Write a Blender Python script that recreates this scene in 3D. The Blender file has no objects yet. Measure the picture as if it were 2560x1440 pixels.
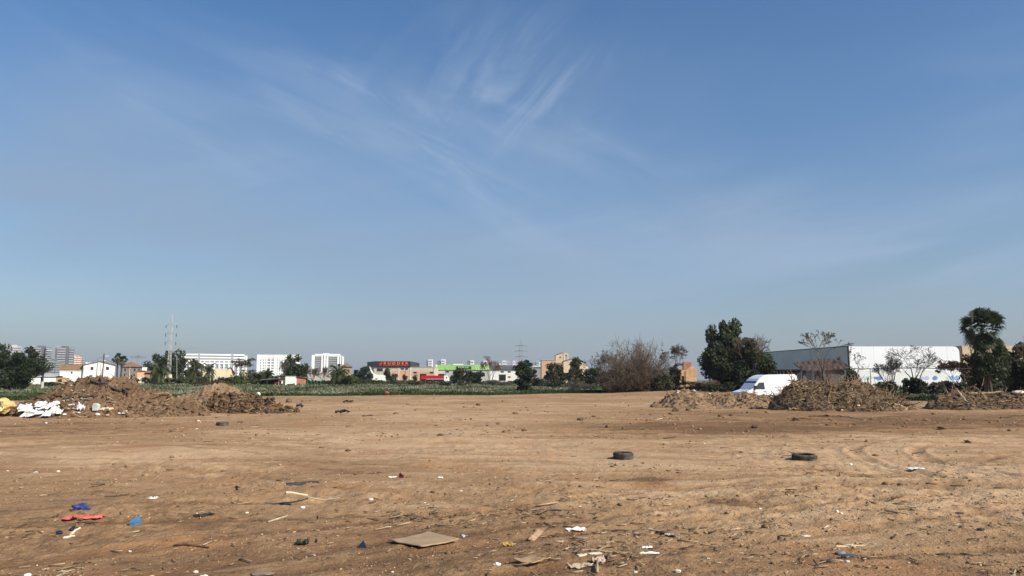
SKY_SAT, SKY_VAL = 1.24, 1.02
HORIZ_F, HORIZ_C = .82, (2.25, 2.62, 3.2)
CLOUD_C = (2.9, 3.75, 5.1)
EXPO = .38
VEIL_C = (2.35, 2.98, 3.85)
HAZE = .00011
import bpy, bmesh, math, random
import numpy as np
from mathutils import Vector
S = bpy.context.scene
COL = S.collection
R = random.Random(7)
G = np.random.default_rng(11)
PI = math.pi

# ------------------------------------------------------------------ camera
F, CX, CY, CAMZ = 1849.0, 1280.0, 720.0, 2.2      # focal length in pixels of the 2560 wide photo
PITCH = math.atan(230 / F)
cP, sP = math.cos(PITCH), math.sin(PITCH)
cam = bpy.data.objects.new('camera', bpy.data.cameras.new('camera'))
COL.objects.link(cam)
cam.data.sensor_width = 36
cam.data.lens = 36 * F / 2560
cam.data.clip_start, cam.data.clip_end = .1, 20000
cam.location = (0, 0, CAMZ)
cam.rotation_euler = (PI / 2 + PITCH, 0, 0)
S.camera = cam

def Zp(py, d):                                     # height seen at photo row py, d metres ahead
    c = (CY - py) / F
    return CAMZ + d * (sP + c * cP) / (cP - c * sP)
def Xp(px, d, py=945):
    c = (CY - py) / F
    return d * ((px - CX) / F) / (cP - c * sP)

def sm(a, b, x):
    t = np.clip((x - a) / (b - a), 0, 1)
    return t * t * (3 - 2 * t)
def terrain(x, y):
    x = np.asarray(x, float); y = np.asarray(y, float)
    w = sm(.05, .2, x / np.maximum(y, 5))
    return (.9 + .1 * w) * sm(90 - 25 * w, 200 - 50 * w, y)
def tz(x, y):
    return float(terrain(x, y))

# ------------------------------------------------------------------ noise
_P = G.permutation(1024)
_A = G.random(1024) * 2 * PI
_GX, _GY = np.cos(_A), np.sin(_A)
def perlin(x, y):
    xi = np.floor(x).astype(np.int64); yi = np.floor(y).astype(np.int64)
    fx = x - xi; fy = y - yi
    u = fx * fx * fx * (fx * (fx * 6 - 15) + 10); v = fy * fy * fy * (fy * (fy * 6 - 15) + 10)
    def g(a, b, dx, dy):
        h = _P[(_P[a & 1023] + b) & 1023]
        return _GX[h] * dx + _GY[h] * dy
    n00 = g(xi, yi, fx, fy); n10 = g(xi + 1, yi, fx - 1, fy)
    n01 = g(xi, yi + 1, fx, fy - 1); n11 = g(xi + 1, yi + 1, fx - 1, fy - 1)
    return 1.5 * ((n00 + u * (n10 - n00)) + v * ((n01 + u * (n11 - n01)) - (n00 + u * (n10 - n00))))
def fbm(x, y, lam, oc=3, gain=.5):
    x = np.asarray(x, float); y = np.asarray(y, float)
    r = 0; a = 1.
    for k in range(oc):
        r = r + a * perlin(x / lam + 17.3 * k, y / lam - 9.1 * k)
        lam *= .5; a *= gain
    return r

# wheel ruts: circles (cx, cy, radius, gauge, depth); each leaves two tracks
RUTS = [(2, -60, 88, 1.7, .035), (-14, -90, 112, 1.8, .03), (40, -52, 76, 1.6, .035), (14, 78, 60, 1.8, .04), (-40, -38, 66, 1.7, .03),
        (20, 19, 9.5, 1.7, .07), (24, 8, 16, 1.6, .045), (6, -30, 44.5, 1.7, .03), (-30, -60, 92, 1.8, .03), (60, -80, 120, 1.7, .03), (-10, -120, 151, 1.8, .03), (30, -40, 58, 1.7, .045),
        (16, 2, 9.5, 1.6, .04), (9, -4, 13.5, 1.6, .03)]
def ruts(x, y):
    z = np.zeros_like(x); m = np.zeros_like(x)
    for i, (cx, cy, rr, ga, dp) in enumerate(RUTS):
        q = np.hypot(x - cx, y - cy); an = np.arctan2(y - cy, x - cx)
        fade = np.clip(.55 + .9 * perlin(an * 3 + i * 7.7, np.zeros_like(an) + i), 0, 1)
        for s in (-.5, .5):
            dd = q - rr - s * ga + .12 * perlin(an * rr / 3, np.zeros_like(an) + i * 3.3)
            g = np.exp(-(dd / .17) ** 2) * fade
            z += -dp * g + .55 * dp * (np.exp(-((dd - .3) / .1) ** 2) + np.exp(-((dd + .3) / .1) ** 2)) * fade
            z += .012 * g * np.sin(an * rr / .055 * .5 + dd * 12)
            m = np.maximum(m, g)
    return z, m
# broad soil tones: (photo x, photo y, half width, half height, amount) turned into ground patches
def soil(x, y, lod=None):
    """relief of the dirt lot"""
    x = np.asarray(x, float); y = np.asarray(y, float)
    k = np.ones_like(x) * .01 if lod is None else lod
    def at(l): return np.clip(l / (2.2 * k) - .4, 0, 1)
    z = .07 * fbm(x, y, 9., 2) + .045 * fbm(x + 50, y, 2.6, 2) * at(1.3)
    rough = np.clip(.55 + .9 * fbm(x - 31, y + 8, 5., 2), .12, 1.5)
    z = z + rough * (.038 * fbm(x, y, .8, 1) * at(.8) + .025 * fbm(x + 9, y + 4, .33, 1) * at(.33) + .014 * fbm(x - 7, y, .15, 1) * at(.15) + .009 * fbm(x, y - 3, .07, 1) * at(.07))
    bl = np.abs(perlin(x / .55 + 3, y / .45))
    z = z + .03 * rough * (.5 - bl) * at(.5)
    xw = x + 6 * fbm(x, y, 25, 1); yw_ = y + .018 * (x - 4) ** 2 * .35 + 1.2 * fbm(x + 9, y, 18, 1)
    z = z + .035 * fbm(xw / 9, yw_ / .8, 1., 2, .5) * sm(10, 17, y) * at(.8)
    rz, rm = ruts(x, y)
    return z + rz * at(.5), rm
def gz(x, y):
    z, _ = soil(np.array([x], float), np.array([y], float))
    d = math.hypot(x, y)
    return float(z[0]) + tz(x, y)
def gp(px, py, flat=False):
    """ground point seen at a photo pixel"""
    d = 20.
    lo, hi = 3., 400.
    for _ in range(50):
        d = (lo + hi) / 2
        if Zp(py, d) > tz(Xp(px, d, py), d): lo = d
        else: hi = d
    x = Xp(px, d, py)
    return x, d, (tz(x, d) if flat else gz(x, d))

# ------------------------------------------------------------------ objects
def tag(o, label=None, cat=None, group=None, kind=None):
    if label: o['label'] = label
    if cat: o['category'] = cat
    if group: o['group'] = group
    if kind: o['kind'] = kind
    return o
def empty(name, loc, rz=0, label=None, cat=None, group=None, sc=1):
    o = bpy.data.objects.new(name, None); COL.objects.link(o)
    o.location = loc; o.rotation_euler = (0, 0, rz); o.scale = (sc,) * 3
    o.empty_display_size = .2
    return tag(o, label, cat, group)
def mesh_np(name, V, Q):
    V = np.ascontiguousarray(V, np.float32); Q = np.ascontiguousarray(Q, np.int32)
    me = bpy.data.meshes.new(name)
    n, k = Q.shape
    me.vertices.add(len(V)); me.vertices.foreach_set('co', V.ravel())
    me.loops.add(n * k); me.loops.foreach_set('vertex_index', Q.ravel())
    me.polygons.add(n); me.polygons.foreach_set('loop_start', np.arange(n, dtype=np.int32) * k)
    me.update(calc_edges=True)
    return me
def link(name, me, mat=None, parent=None, smooth=False, loc=None):
    o = bpy.data.objects.new(name, me); COL.objects.link(o)
    if mat: me.materials.append(mat)
    if parent: o.parent = parent
    if loc is not None: o.location = loc
    if smooth: me.polygons.foreach_set('use_smooth', [True] * len(me.polygons))
    return o
def fattr(me, name, vals):
    a = me.attributes.new(name, 'FLOAT', 'POINT'); a.data.foreach_set('value', np.ascontiguousarray(vals, np.float32))

class MB:
    def __init__(s): s.v = []; s.f = []
    def add(s, V, Fs):
        b = len(s.v); s.v += [tuple(p) for p in V]; s.f += [[b + i for i in q] for q in Fs]; return s
    def box(s, x0, x1, y0, y1, z0, z1):
        return s.add([(x0, y0, z0), (x1, y0, z0), (x1, y1, z0), (x0, y1, z0), (x0, y0, z1), (x1, y0, z1), (x1, y1, z1), (x0, y1, z1)],
                     [(0, 3, 2, 1), (4, 5, 6, 7), (0, 1, 5, 4), (1, 2, 6, 5), (2, 3, 7, 6), (3, 0, 4, 7)])
    def prism(s, xz, y0, y1):                       # outline in x,z (counter-clockwise seen from -y) pushed from y0 to y1
        n = len(xz)
        V = [(x, y0, z) for x, z in xz] + [(x, y1, z) for x, z in xz]
        return s.add(V, [list(range(n)), list(range(2 * n - 1, n - 1, -1))] + [(i, i + n, (i + 1) % n + n, (i + 1) % n) for i in range(n)])
    def prism_x(s, yz, x0, x1):
        n = len(yz)
        V = [(x0, y, z) for y, z in yz] + [(x1, y, z) for y, z in yz]
        return s.add(V, [list(range(n - 1, -1, -1)), list(range(n, 2 * n))] + [(i, (i + 1) % n, (i + 1) % n + n, i + n) for i in range(n)])
    def tube(s, pts, rs, n=6):
        pts = [Vector(p) for p in pts]
        if not hasattr(rs, '__len__'): rs = [rs] * len(pts)
        b = len(s.v)
        for i, p in enumerate(pts):
            t = (pts[min(i + 1, len(pts) - 1)] - pts[max(i - 1, 0)]).normalized()
            a = t.cross(Vector((0, 0, 1)) if abs(t.z) < .9 else Vector((1, 0, 0))).normalized(); c = t.cross(a)
            for k in range(n):
                q = p + (a * math.cos(2 * PI * k / n) + c * math.sin(2 * PI * k / n)) * rs[i]
                s.v.append(tuple(q))
        for i in range(len(pts) - 1):
            for k in range(n):
                s.f.append([b + i * n + k, b + i * n + (k + 1) % n, b + (i + 1) * n + (k + 1) % n, b + (i + 1) * n + k])
        s.f.append([b + k for k in range(n)][::-1]); s.f.append([b + (len(pts) - 1) * n + k for k in range(n)])
        return s
    def lathe(s, prof, n=24, axis='z', c=(0, 0, 0)):
        b = len(s.v); m = len(prof)
        for k in range(n):
            a = 2 * PI * k / n; ca, sa = math.cos(a), math.sin(a)
            for r, h in prof:
                p = (r * ca, r * sa, h) if axis == 'z' else (r * ca, h, r * sa)
                s.v.append((p[0] + c[0], p[1] + c[1], p[2] + c[2]))
        for k in range(n):
            for i in range(m - 1):
                q = [b + k * m + i, b + ((k + 1) % n) * m + i, b + ((k + 1) % n) * m + i + 1, b + k * m + i + 1]
                s.f.append(q if axis == 'z' else q[::-1])
        return s
    def build(s, name, mat, parent=None, smooth=False, loc=None):
        me = bpy.data.meshes.new(name); me.from_pydata(s.v, [], s.f); me.update()
        return link(name, me, mat, parent, smooth, loc)
def dup(root, loc, rz, label=None, group=None, sc=None):
    r = root.copy(); COL.objects.link(r); r.location = loc; r.rotation_euler = (0, 0, rz)
    if label: r['label'] = label
    if group: r['group'] = group
    if sc: r.scale = sc if hasattr(sc, '__len__') else (sc,) * 3
    for ch in list(root.children):
        c = ch.copy(); COL.objects.link(c); c.parent = r
        for g in list(ch.children):
            q = g.copy(); COL.objects.link(q); q.parent = c
    return r

# ------------------------------------------------------------------ materials
def nd(nt, t, ins=(), **kw):
    n = nt.nodes.new(t)
    for k, v in kw.items(): setattr(n, k, v)
    for k, v in dict(ins).items():
        if hasattr(v, 'is_linked') or hasattr(v, 'links'): nt.links.new(v, n.inputs[k])
        else: n.inputs[k].default_value = v
    return n
def math_(nt, op, a, b=None, c=None, clamp=False):
    ins = {0: a}
    if b is not None: ins[1] = b
    if c is not None: ins[2] = c
    return nd(nt, 'ShaderNodeMath', ins, operation=op, use_clamp=clamp).outputs[0]
def mixc(nt, f, a, b, blend='MIX'):
    n = nt.nodes.new('ShaderNodeMix'); n.data_type = 'RGBA'; n.blend_type = blend
    for i, v in ((0, f), (6, a), (7, b)):
        if hasattr(v, 'links'): nt.links.new(v, n.inputs[i])
        else: n.inputs[i].default_value = v if i == 0 else (*v[:3], 1)
    return n.outputs[2]
def mrange(nt, v, a, b, c=0., d=1.):
    return nd(nt, 'ShaderNodeMapRange', {0: v, 1: a, 2: b, 3: c, 4: d}, interpolation_type='SMOOTHSTEP').outputs[0]
def noise_(nt, vec, scale, detail=3, rough=.55, dist=0):
    return nd(nt, 'ShaderNodeTexNoise', {'Vector': vec, 'Scale': scale, 'Detail': detail, 'Roughness': rough, 'Distortion': dist}).outputs[0]
def newmat(name):
    m = bpy.data.materials.new(name); m.use_nodes = True
    return m, m.node_tree, m.node_tree.nodes['Principled BSDF']
def M(name, c, rough=.85, var=.18, scale=2., bump=0., bscale=15., c2=None, spec=.25, metal=0., island=0.):
    m, nt, p = newmat(name)
    p.inputs['Roughness'].default_value = rough; p.inputs['Specular IOR Level'].default_value = spec; p.inputs['Metallic'].default_value = metal
    tc = nd(nt, 'ShaderNodeTexCoord').outputs['Object']
    n = noise_(nt, tc, scale, 4, .6)
    f = mrange(nt, n, .3, .7)
    if island:
        rnd = nd(nt, 'ShaderNodeNewGeometry').outputs['Random Per Island']
        f = math_(nt, 'ADD', math_(nt, 'MULTIPLY', f, 1 - island), math_(nt, 'MULTIPLY', rnd, island))
    a = [v * (1 - var) for v in c]; b = c2 if c2 else [min(v * (1 + var), .95) for v in c]
    nt.links.new(mixc(nt, f, a, b), p.inputs['Base Color'])
    if bump:
        bn = nd(nt, 'ShaderNodeBump', {'Height': noise_(nt, tc, bscale, 3), 'Strength': .7, 'Distance': bump})
        nt.links.new(bn.outputs[0], p.inputs['Normal'])
    return m
def leafmat(name, c, c2, tr=.25):
    m, nt, p = newmat(name)
    p.inputs['Roughness'].default_value = .6; p.inputs['Specular IOR Level'].default_value = .25
    rnd = nd(nt, 'ShaderNodeNewGeometry').outputs['Random Per Island']
    tc = nd(nt, 'ShaderNodeTexCoord').outputs['Object']
    f = math_(nt, 'ADD', math_(nt, 'MULTIPLY', rnd, .55), math_(nt, 'MULTIPLY', mrange(nt, noise_(nt, tc, .55, 3), .35, .65), .45))
    colr = mixc(nt, f, c, c2)
    nt.links.new(colr, p.inputs['Base Color'])
    t = nd(nt, 'ShaderNodeBsdfTranslucent', {'Color': colr})
    mx = nd(nt, 'ShaderNodeMixShader', {0: tr, 1: p.outputs[0], 2: t.outputs[0]})
    nt.links.new(mx.outputs[0], nt.nodes['Material Output'].inputs[0])
    return m
def tilemat(name, c, c2, w=.28):
    m, nt, p = newmat(name); p.inputs['Roughness'].default_value = .9
    tc = nd(nt, 'ShaderNodeTexCoord').outputs['Object']
    wv = nd(nt, 'ShaderNodeTexWave', {'Vector': tc, 'Scale': 1 / w, 'Distortion': .5, 'Detail': 2}, bands_direction='X')
    f = mrange(nt, noise_(nt, tc, 1.2, 4), .3, .7)
    nt.links.new(mixc(nt, f, c, c2), p.inputs['Base Color'])
    nt.links.new(nd(nt, 'ShaderNodeBump', {'Height': wv.outputs[1], 'Strength': .8, 'Distance': .06}).outputs[0], p.inputs['Normal'])
    return m
def brickmat(name, c, c2, mortar, sc=5.):
    m, nt, p = newmat(name); p.inputs['Roughness'].default_value = .95
    tc = nd(nt, 'ShaderNodeTexCoord').outputs['Object']
    sep = nd(nt, 'ShaderNodeSeparateXYZ', {0: tc})
    v = nd(nt, 'ShaderNodeCombineXYZ', {0: math_(nt, 'ADD', sep.outputs[0], sep.outputs[1]), 1: sep.outputs[2]}).outputs[0]
    b = nd(nt, 'ShaderNodeTexBrick', {'Vector': v, 'Color1': (*c, 1), 'Color2': (*c2, 1), 'Mortar': (*mortar, 1), 'Scale': sc, 'Mortar Size': .02})
    n = mrange(nt, noise_(nt, tc, 1.5, 4), .3, .7, .75, 1.15)
    nt.links.new(mixc(nt, 1., b.outputs[0], n, 'MULTIPLY'), p.inputs['Base Color'])
    return m

def soilmat(name, cd, cm, cl, scale=1., bump=.03):
    m, nt, p = newmat(name); p.inputs['Roughness'].default_value = .95; p.inputs['Specular IOR Level'].default_value = .1
    tc = nd(nt, 'ShaderNodeTexCoord').outputs['Object']
    a = mrange(nt, noise_(nt, tc, .9 * scale, 5, .65), .35, .65); b = mrange(nt, noise_(nt, tc, 7 * scale, 4, .6), .35, .68)
    c = mixc(nt, math_(nt, 'ADD', math_(nt, 'MULTIPLY', a, .5), math_(nt, 'MULTIPLY', b, .5)), cd, cm)
    c = mixc(nt, mrange(nt, noise_(nt, tc, 16 * scale, 2), .62, .74), c, cl)
    nt.links.new(c, p.inputs['Base Color'])
    h = math_(nt, 'ADD', noise_(nt, tc, 9 * scale, 4, .65), math_(nt, 'MULTIPLY', noise_(nt, tc, 30 * scale, 3), .4))
    nt.links.new(nd(nt, 'ShaderNodeBump', {'Height': h, 'Strength': 1., 'Distance': bump}).outputs[0], p.inputs['Normal'])
    return m

white = M('white paint', (.8, .79, .76), .6, .05, 1.2, c2=(.84, .83, .8))
whitew = M('whitewashed wall', (.78, .76, .70), .9, .06, .6, bump=.01)
cream = M('cream render', (.66, .55, .37), .9, .1, .7)
glass = M('dark window glass', (.03, .035, .04), .15, .2, spec=.5)
darkin = M('dark opening', (.018, .017, .016), .9)
steel = M('galvanised steel', (.52, .53, .53), .5, .12, metal=.3)
greysteel = M('grey weathered steel', (.30, .31, .33), .6, .1)
black = M('black rubber plastic', (.02, .021, .023), .6, .3, 9)
bark = M('grey brown bark', (.09, .07, .054), .95, .3, 3)
twig = M('bare twigs', (.105, .076, .052), .95, .2, 2, c2=(.19, .14, .098), island=.6)
twigred = M('reddish bare twigs', (.15, .085, .06), .95, .2, 2, c2=(.21, .135, .095), island=.6)
twigpale = M('grey bare twigs', (.095, .08, .066), .95, .2, 2, c2=(.155, .132, .11), island=.6)
# ------------------------------------------------------------------ sun and sky
SUN = Vector((.80, -.60, 0)).normalized() * math.cos(math.radians(37)) + Vector((0, 0, math.sin(math.radians(37))))
sd = bpy.data.lights.new('sun', 'SUN'); sd.energy = 4.2; sd.angle = math.radians(.53); sd.color = (1, .94, .82)
so = bpy.data.objects.new('sun', sd); COL.objects.link(so); so.location = (40, -30, 60)
so.rotation_euler = (-SUN).to_track_quat('-Z', 'Y').to_euler()

W = bpy.data.worlds.new('World'); S.world = W; W.use_nodes = True
nt = W.node_tree; bg = nt.nodes['Background']
sky = nd(nt, 'ShaderNodeTexSky', sky_type='NISHITA', sun_disc=False)
sky.sun_elevation = math.radians(37); sky.sun_rotation = math.atan2(SUN.x, SUN.y)
sky.altitude = 0; sky.air_density = 1.0; sky.dust_density = 1.6; sky.ozone_density = 2.2
dirv = nd(nt, 'ShaderNodeTexCoord').outputs['Generated']
sx = nd(nt, 'ShaderNodeSeparateXYZ', {0: dirv})
X, Y, Z = sx.outputs
front = mrange(nt, Y, .05, .3)
yy = math_(nt, 'MAXIMUM', Y, .05)
s_ = math_(nt, 'DIVIDE', X, yy); t_ = math_(nt, 'DIVIDE', Z, yy)      # bearing and height of the high cloud sheet
def band(cx, cy, rx, ry, rot):                                       # soft patch of thin cirrus (units of the tangent of the angle)
    c, s = math.cos(rot), math.sin(rot)
    dx = math_(nt, 'SUBTRACT', s_, cx); dy = math_(nt, 'SUBTRACT', t_, cy)
    a = math_(nt, 'ADD', math_(nt, 'MULTIPLY', dx, c / rx), math_(nt, 'MULTIPLY', dy, s / rx))
    b = math_(nt, 'ADD', math_(nt, 'MULTIPLY', dx, -s / ry), math_(nt, 'MULTIPLY', dy, c / ry))
    q = math_(nt, 'ADD', math_(nt, 'MULTIPLY', a, a), math_(nt, 'MULTIPLY', b, b))
    return math_(nt, 'POWER', 2.718, math_(nt, 'MULTIPLY', q, -1.))
def px(px_, py_): return (px_ - CX) / F * 1.0, (950 - py_) / F * .985
def streak(rot, along, across, scale, lo, hi, det=5, dist=.6):
    c, s = math.cos(rot), math.sin(rot)
    a = math_(nt, 'ADD', math_(nt, 'MULTIPLY', s_, c * along), math_(nt, 'MULTIPLY', t_, s * along))
    b = math_(nt, 'ADD', math_(nt, 'MULTIPLY', s_, -s * across), math_(nt, 'MULTIPLY', t_, c * across))
    v = nd(nt, 'ShaderNodeCombineXYZ', {0: a, 1: b, 2: 1.7 * rot}).outputs[0]
    return mrange(nt, noise_(nt, v, scale, det, .55, dist), lo, hi)
def cl(terms):
    r = None
    for t in terms: r = t if r is None else math_(nt, 'ADD', r, t)
    return r
D1 = streak(-.42, 1.2, 8, 1.6, .42, .74)
D2 = streak(-.55, 2.0, 9, 2.2, .40, .72, dist=1.0)
D3 = streak(.95, 1.5, 5, 3.2, .38, .74, dist=1.3)
D4 = streak(.22, 1.0, 7, 1.5, .36, .7)
B0 = streak(-.3, 1.3, 3, 1.2, .3, .75, 3)
def patch(x, y, rx, ry, rot, w): return math_(nt, 'MULTIPLY', band(*px(x, y), rx / F, ry / F, rot), w)
mD1 = cl([patch(900, 260, 700, 230, -.4, .15), patch(1250, 470, 520, 160, -.42, .24), patch(300, 200, 500, 180, -.4, .22), patch(1450, 360, 330, 60, -.38, .30)])
mD2 = cl([patch(1120, 375, 140, 36, -.62, .62), patch(1480, 340, 330, 42, -.42, .42), patch(930, 195, 240, 30, -.36, .42), patch(760, 290, 230, 40, -.6, .28), patch(1250, 520, 260, 40, -.5, .3)])
mD3 = cl([patch(1215, 225, 110, 100, .5, .28), patch(1380, 200, 160, 70, 1.1, .34), patch(1290, 170, 300, 210, 0, .26)])
mB = cl([patch(1330, 290, 420, 230, -.35, .50), patch(100, 500, 680, 180, -.12, .62), patch(700, 640, 900, 170, -.1, .28), patch(200, 260, 620, 230, -.2, .38), patch(1050, 470, 620, 170, -.35, .30), patch(1750, 620, 800, 160, .1, .30), patch(2150, 350, 600, 260, -.2, .22), patch(1650, 480, 520, 130, -.35, .26)])
mD4 = cl([patch(2000, 700, 900, 110, .13, .38), patch(2450, 560, 420, 120, .2, .3), patch(2560, 300, 260, 300, 0, .14), patch(1500, 560, 600, 90, -.1, .4), patch(1900, 480, 500, 90, -.3, .3), patch(600, 420, 500, 110, -.3, .3)])
dens = cl([math_(nt, 'MULTIPLY', D1, mD1), math_(nt, 'MULTIPLY', D2, mD2), math_(nt, 'MULTIPLY', D3, mD3), math_(nt, 'MULTIPLY', D4, mD4)])
veil = math_(nt, 'MULTIPLY', math_(nt, 'MULTIPLY', math_(nt, 'ADD', math_(nt, 'MULTIPLY', B0, .75), .25), mB), front, clamp=True)
dens = math_(nt, 'MULTIPLY', math_(nt, 'MULTIPLY', dens, front), .95, clamp=True)
horizon = math_(nt, 'POWER', 2.718, math_(nt, 'MULTIPLY', math_(nt, 'MAXIMUM', Z, 0.), -6.5))
base = nd(nt, 'ShaderNodeHueSaturation', {'Saturation': SKY_SAT, 'Value': SKY_VAL, 'Color': sky.outputs[0]}).outputs[0]
base = mixc(nt, 1., base, (.955, 1.0, 1.045), 'MULTIPLY')
base = mixc(nt, math_(nt, 'MULTIPLY', horizon, HORIZ_F), base, HORIZ_C)
colr = mixc(nt, dens, mixc(nt, math_(nt, 'MULTIPLY', veil, .9), base, VEIL_C), CLOUD_C)
nt.links.new(colr, bg.inputs[0]); bg.inputs[1].default_value = .1
S.view_settings.view_transform = 'Standard'; S.view_settings.look = 'None'
S.view_settings.exposure = EXPO; S.view_settings.gamma = 1

# ------------------------------------------------------------------ ground
EDGE_PX = [(-400, 1006), (0, 1001), (110, 1001), (300, 996), (440, 993), (700, 990), (860, 990), (1000, 987), (1220, 988), (1400, 983), (1540, 980), (1650, 977), (1750, 974), (1900, 974), (2150, 1000), (2350, 1000), (2560, 996), (2900, 996)]
_eu, _ed = [], []
for ax, ay in EDGE_PX:
    x, d, _ = gp(ax, ay, True); _eu.append(x / d); _ed.append(d)
def edge(u): return np.interp(u, _eu, _ed)

ys = np.concatenate([np.linspace(-6, 5.6, 24), 4068 / np.arange(700, 18, -1.25), np.geomspace(230, 9000, 40)])
us = np.concatenate([np.linspace(-1.6, -.8, 60, endpoint=False), np.linspace(-.8, .8, 1050), np.linspace(.8, 1.6, 61)[1:]])
YY, UU = np.meshgrid(ys, us, indexing='ij')
XX = UU * (np.abs(YY) + 3.0)
XX = np.where(YY < 0, UU * 9, XX)
lod = np.gradient(ys)[:, None] * np.ones_like(XX)
lod = np.maximum(lod * .35, .012)
zs, rm = soil(XX.ravel(), YY.ravel(), lod.ravel())
u_ = (XX / np.maximum(YY, 5)).ravel()
green = sm(-2.5, 2.5, YY.ravel() - edge(u_) + 2.5 * fbm(XX.ravel(), YY.ravel(), 5, 2))
zs = zs * np.clip(1 - .6 * green, 0, 1) + terrain(XX.ravel(), YY.ravel())
V = np.stack([XX.ravel(), YY.ravel(), zs], 1)
nr, nc = XX.shape
ii = (np.arange(nr - 1)[:, None] * nc + np.arange(nc - 1)[None, :]).ravel()
Q = np.stack([ii, ii + 1, ii + nc + 1, ii + nc], 1)
gm = mesh_np('ground', V, Q)
xs_, ys_ = XX.ravel(), YY.ravel()
# moist turned earth against the pale dry crust
xw = xs_ + 6 * fbm(xs_, ys_, 25, 1); yw_ = ys_ + .018 * (xs_ - 4) ** 2 * .35 + 1.2 * fbm(xs_ + 9, ys_, 18, 1)
scr = fbm(xw / 9, yw_ / .8, 1., 3, .6)            # drag marks of a dozer blade
tone = .5 * np.clip(scr, -.8, .8) * sm(10, 17, ys_) + .42 * fbm(xs_, ys_, 14, 3) + .3 * fbm(xs_ + 80, ys_ * 1.8, 4, 3) + .25 * fbm(xs_, ys_ * 1.5, 1.1, 2)
def spot(pxx, pyy, rx, ry, w):
    x, d, _ = gp(pxx, pyy, True)
    return w * np.exp(-((xs_ - x) / rx) ** 2 - ((ys_ - d) / ry) ** 2)
for a in [(1800, 1070, 6.5, 5.0, -1.2), (1650, 1068, 4, 3, -.7), (2300, 1060, 8, 5, -.7), (100, 1075, 9, 7, -.8), (450, 1060, 8, 4, -.3), (2100, 1043, 13, 8, -.7), (1800, 1030, 9, 5, -.5), (2480, 1050, 9, 7, -.7), (600, 1085, 9, 5, .25), (1050, 1130, 9, 6, .55), (1250, 1050, 14, 9, .5),
          (1700, 1155, 6, 4, .4), (2150, 1250, 4, 3, .15), (1250, 1300, 2.6, 2.2, -.5), (250, 1420, 3, 1.4, -.5), (60, 1290, 2.5, 2.2, -.35), (1300, 1430, 3, 1.2, -.4),
          (2400, 1420, 2.5, 1.4, -.35), (700, 1320, 3, 2.2, -.1), (2540, 1165, 1.8, 2.2, -.8), (1400, 1010, 20, 12, .3), (900, 1020, 14, 9, .25), (1630, 1200, .42, .5, -2.4), (1825, 1253, .36, .33, -2.6), (1610, 1212, .25, .2, -1.0), (1645, 1210, .2, .15, -1.2), (2060, 1172, .35, .4, -1.2), (2160, 1188, .3, .25, -1.2),
          (2400, 1190, 2.2, .7, -.5)]:
    tone = tone + spot(*a)
for cx_, cy_, rr_, ga_, dp_ in RUTS[:9] + RUTS[10:12]:             # pale compacted lanes under the wheel tracks
    q_ = np.hypot(xs_ - cx_, ys_ - cy_) - rr_ + .5 * fbm(xs_, ys_, 6, 1)
    tone = tone + .42 * np.exp(-(q_ / 1.3) ** 2) * np.clip(.6 + fbm(xs_, ys_, 7, 2), 0, 1)
tone = np.clip(tone - .05 - .28 * sm(17, 9, ys_) + .2 * sm(14, 24, ys_) - .9 * np.clip(rm, 0, 1), -1.9, 1.2)
fattr(gm, 'tone', tone); fattr(gm, 'green', green)
m, nt, p = newmat('dirt lot soil'); gmat = m
p.inputs['Roughness'].default_value = .95; p.inputs['Specular IOR Level'].default_value = .08
tc = nd(nt, 'ShaderNodeTexCoord').outputs['Object']
ta = nd(nt, 'ShaderNodeAttribute', attribute_name='tone').outputs['Fac']; ga = nd(nt, 'ShaderNodeAttribute', attribute_name='green').outputs['Fac']
n1 = noise_(nt, tc, 3.5, 6, .68); n2 = noise_(nt, tc, 22, 3, .6); n3 = noise_(nt, tc, .35, 4, .6)
f = math_(nt, 'ADD', ta, math_(nt, 'MULTIPLY', math_(nt, 'SUBTRACT', n1, .5), 2.2))
f = math_(nt, 'ADD', f, math_(nt, 'MULTIPLY', math_(nt, 'SUBTRACT', n2, .5), .8))
c = mixc(nt, mrange(nt, f, -1.1, -.1), (.175, .100, .052), (.325, .199, .104))
c = mixc(nt, mrange(nt, f, -.1, 1.0), c, (.475, .318, .185))
c = mixc(nt, mrange(nt, n3, .5, .68, 0, .45), c, (.36, .18, .082))            # reddish clay
c = mixc(nt, mrange(nt, noise_(nt, tc, 55, 2), .69, .75, 0, .75), c, (.52, .43, .33))      # pale grit
c = mixc(nt, mrange(nt, noise_(nt, tc, 38, 2), .27, .22, 0, .6), c, (.12, .075, .045))   # dark crumbs
gc = mixc(nt, mrange(nt, noise_(nt, tc, .25, 4), .35, .65), (.10, .10, .05), (.16, .15, .09))
c = mixc(nt, ga, c, gc)
nt.links.new(c, p.inputs['Base Color'])
h = math_(nt, 'ADD', math_(nt, 'MULTIPLY', noise_(nt, tc, 6, 5, .65), 1.), math_(nt, 'MULTIPLY', noise_(nt, tc, 28, 3, .6), .35))
nt.links.new(nd(nt, 'ShaderNodeBump', {'Height': h, 'Strength': 1., 'Distance': .065}).outputs[0], p.inputs['Normal'])
tag(link('ground', gm, gmat, smooth=True), kind='structure', label='bare brown dirt lot running out to a weedy field')

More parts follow.
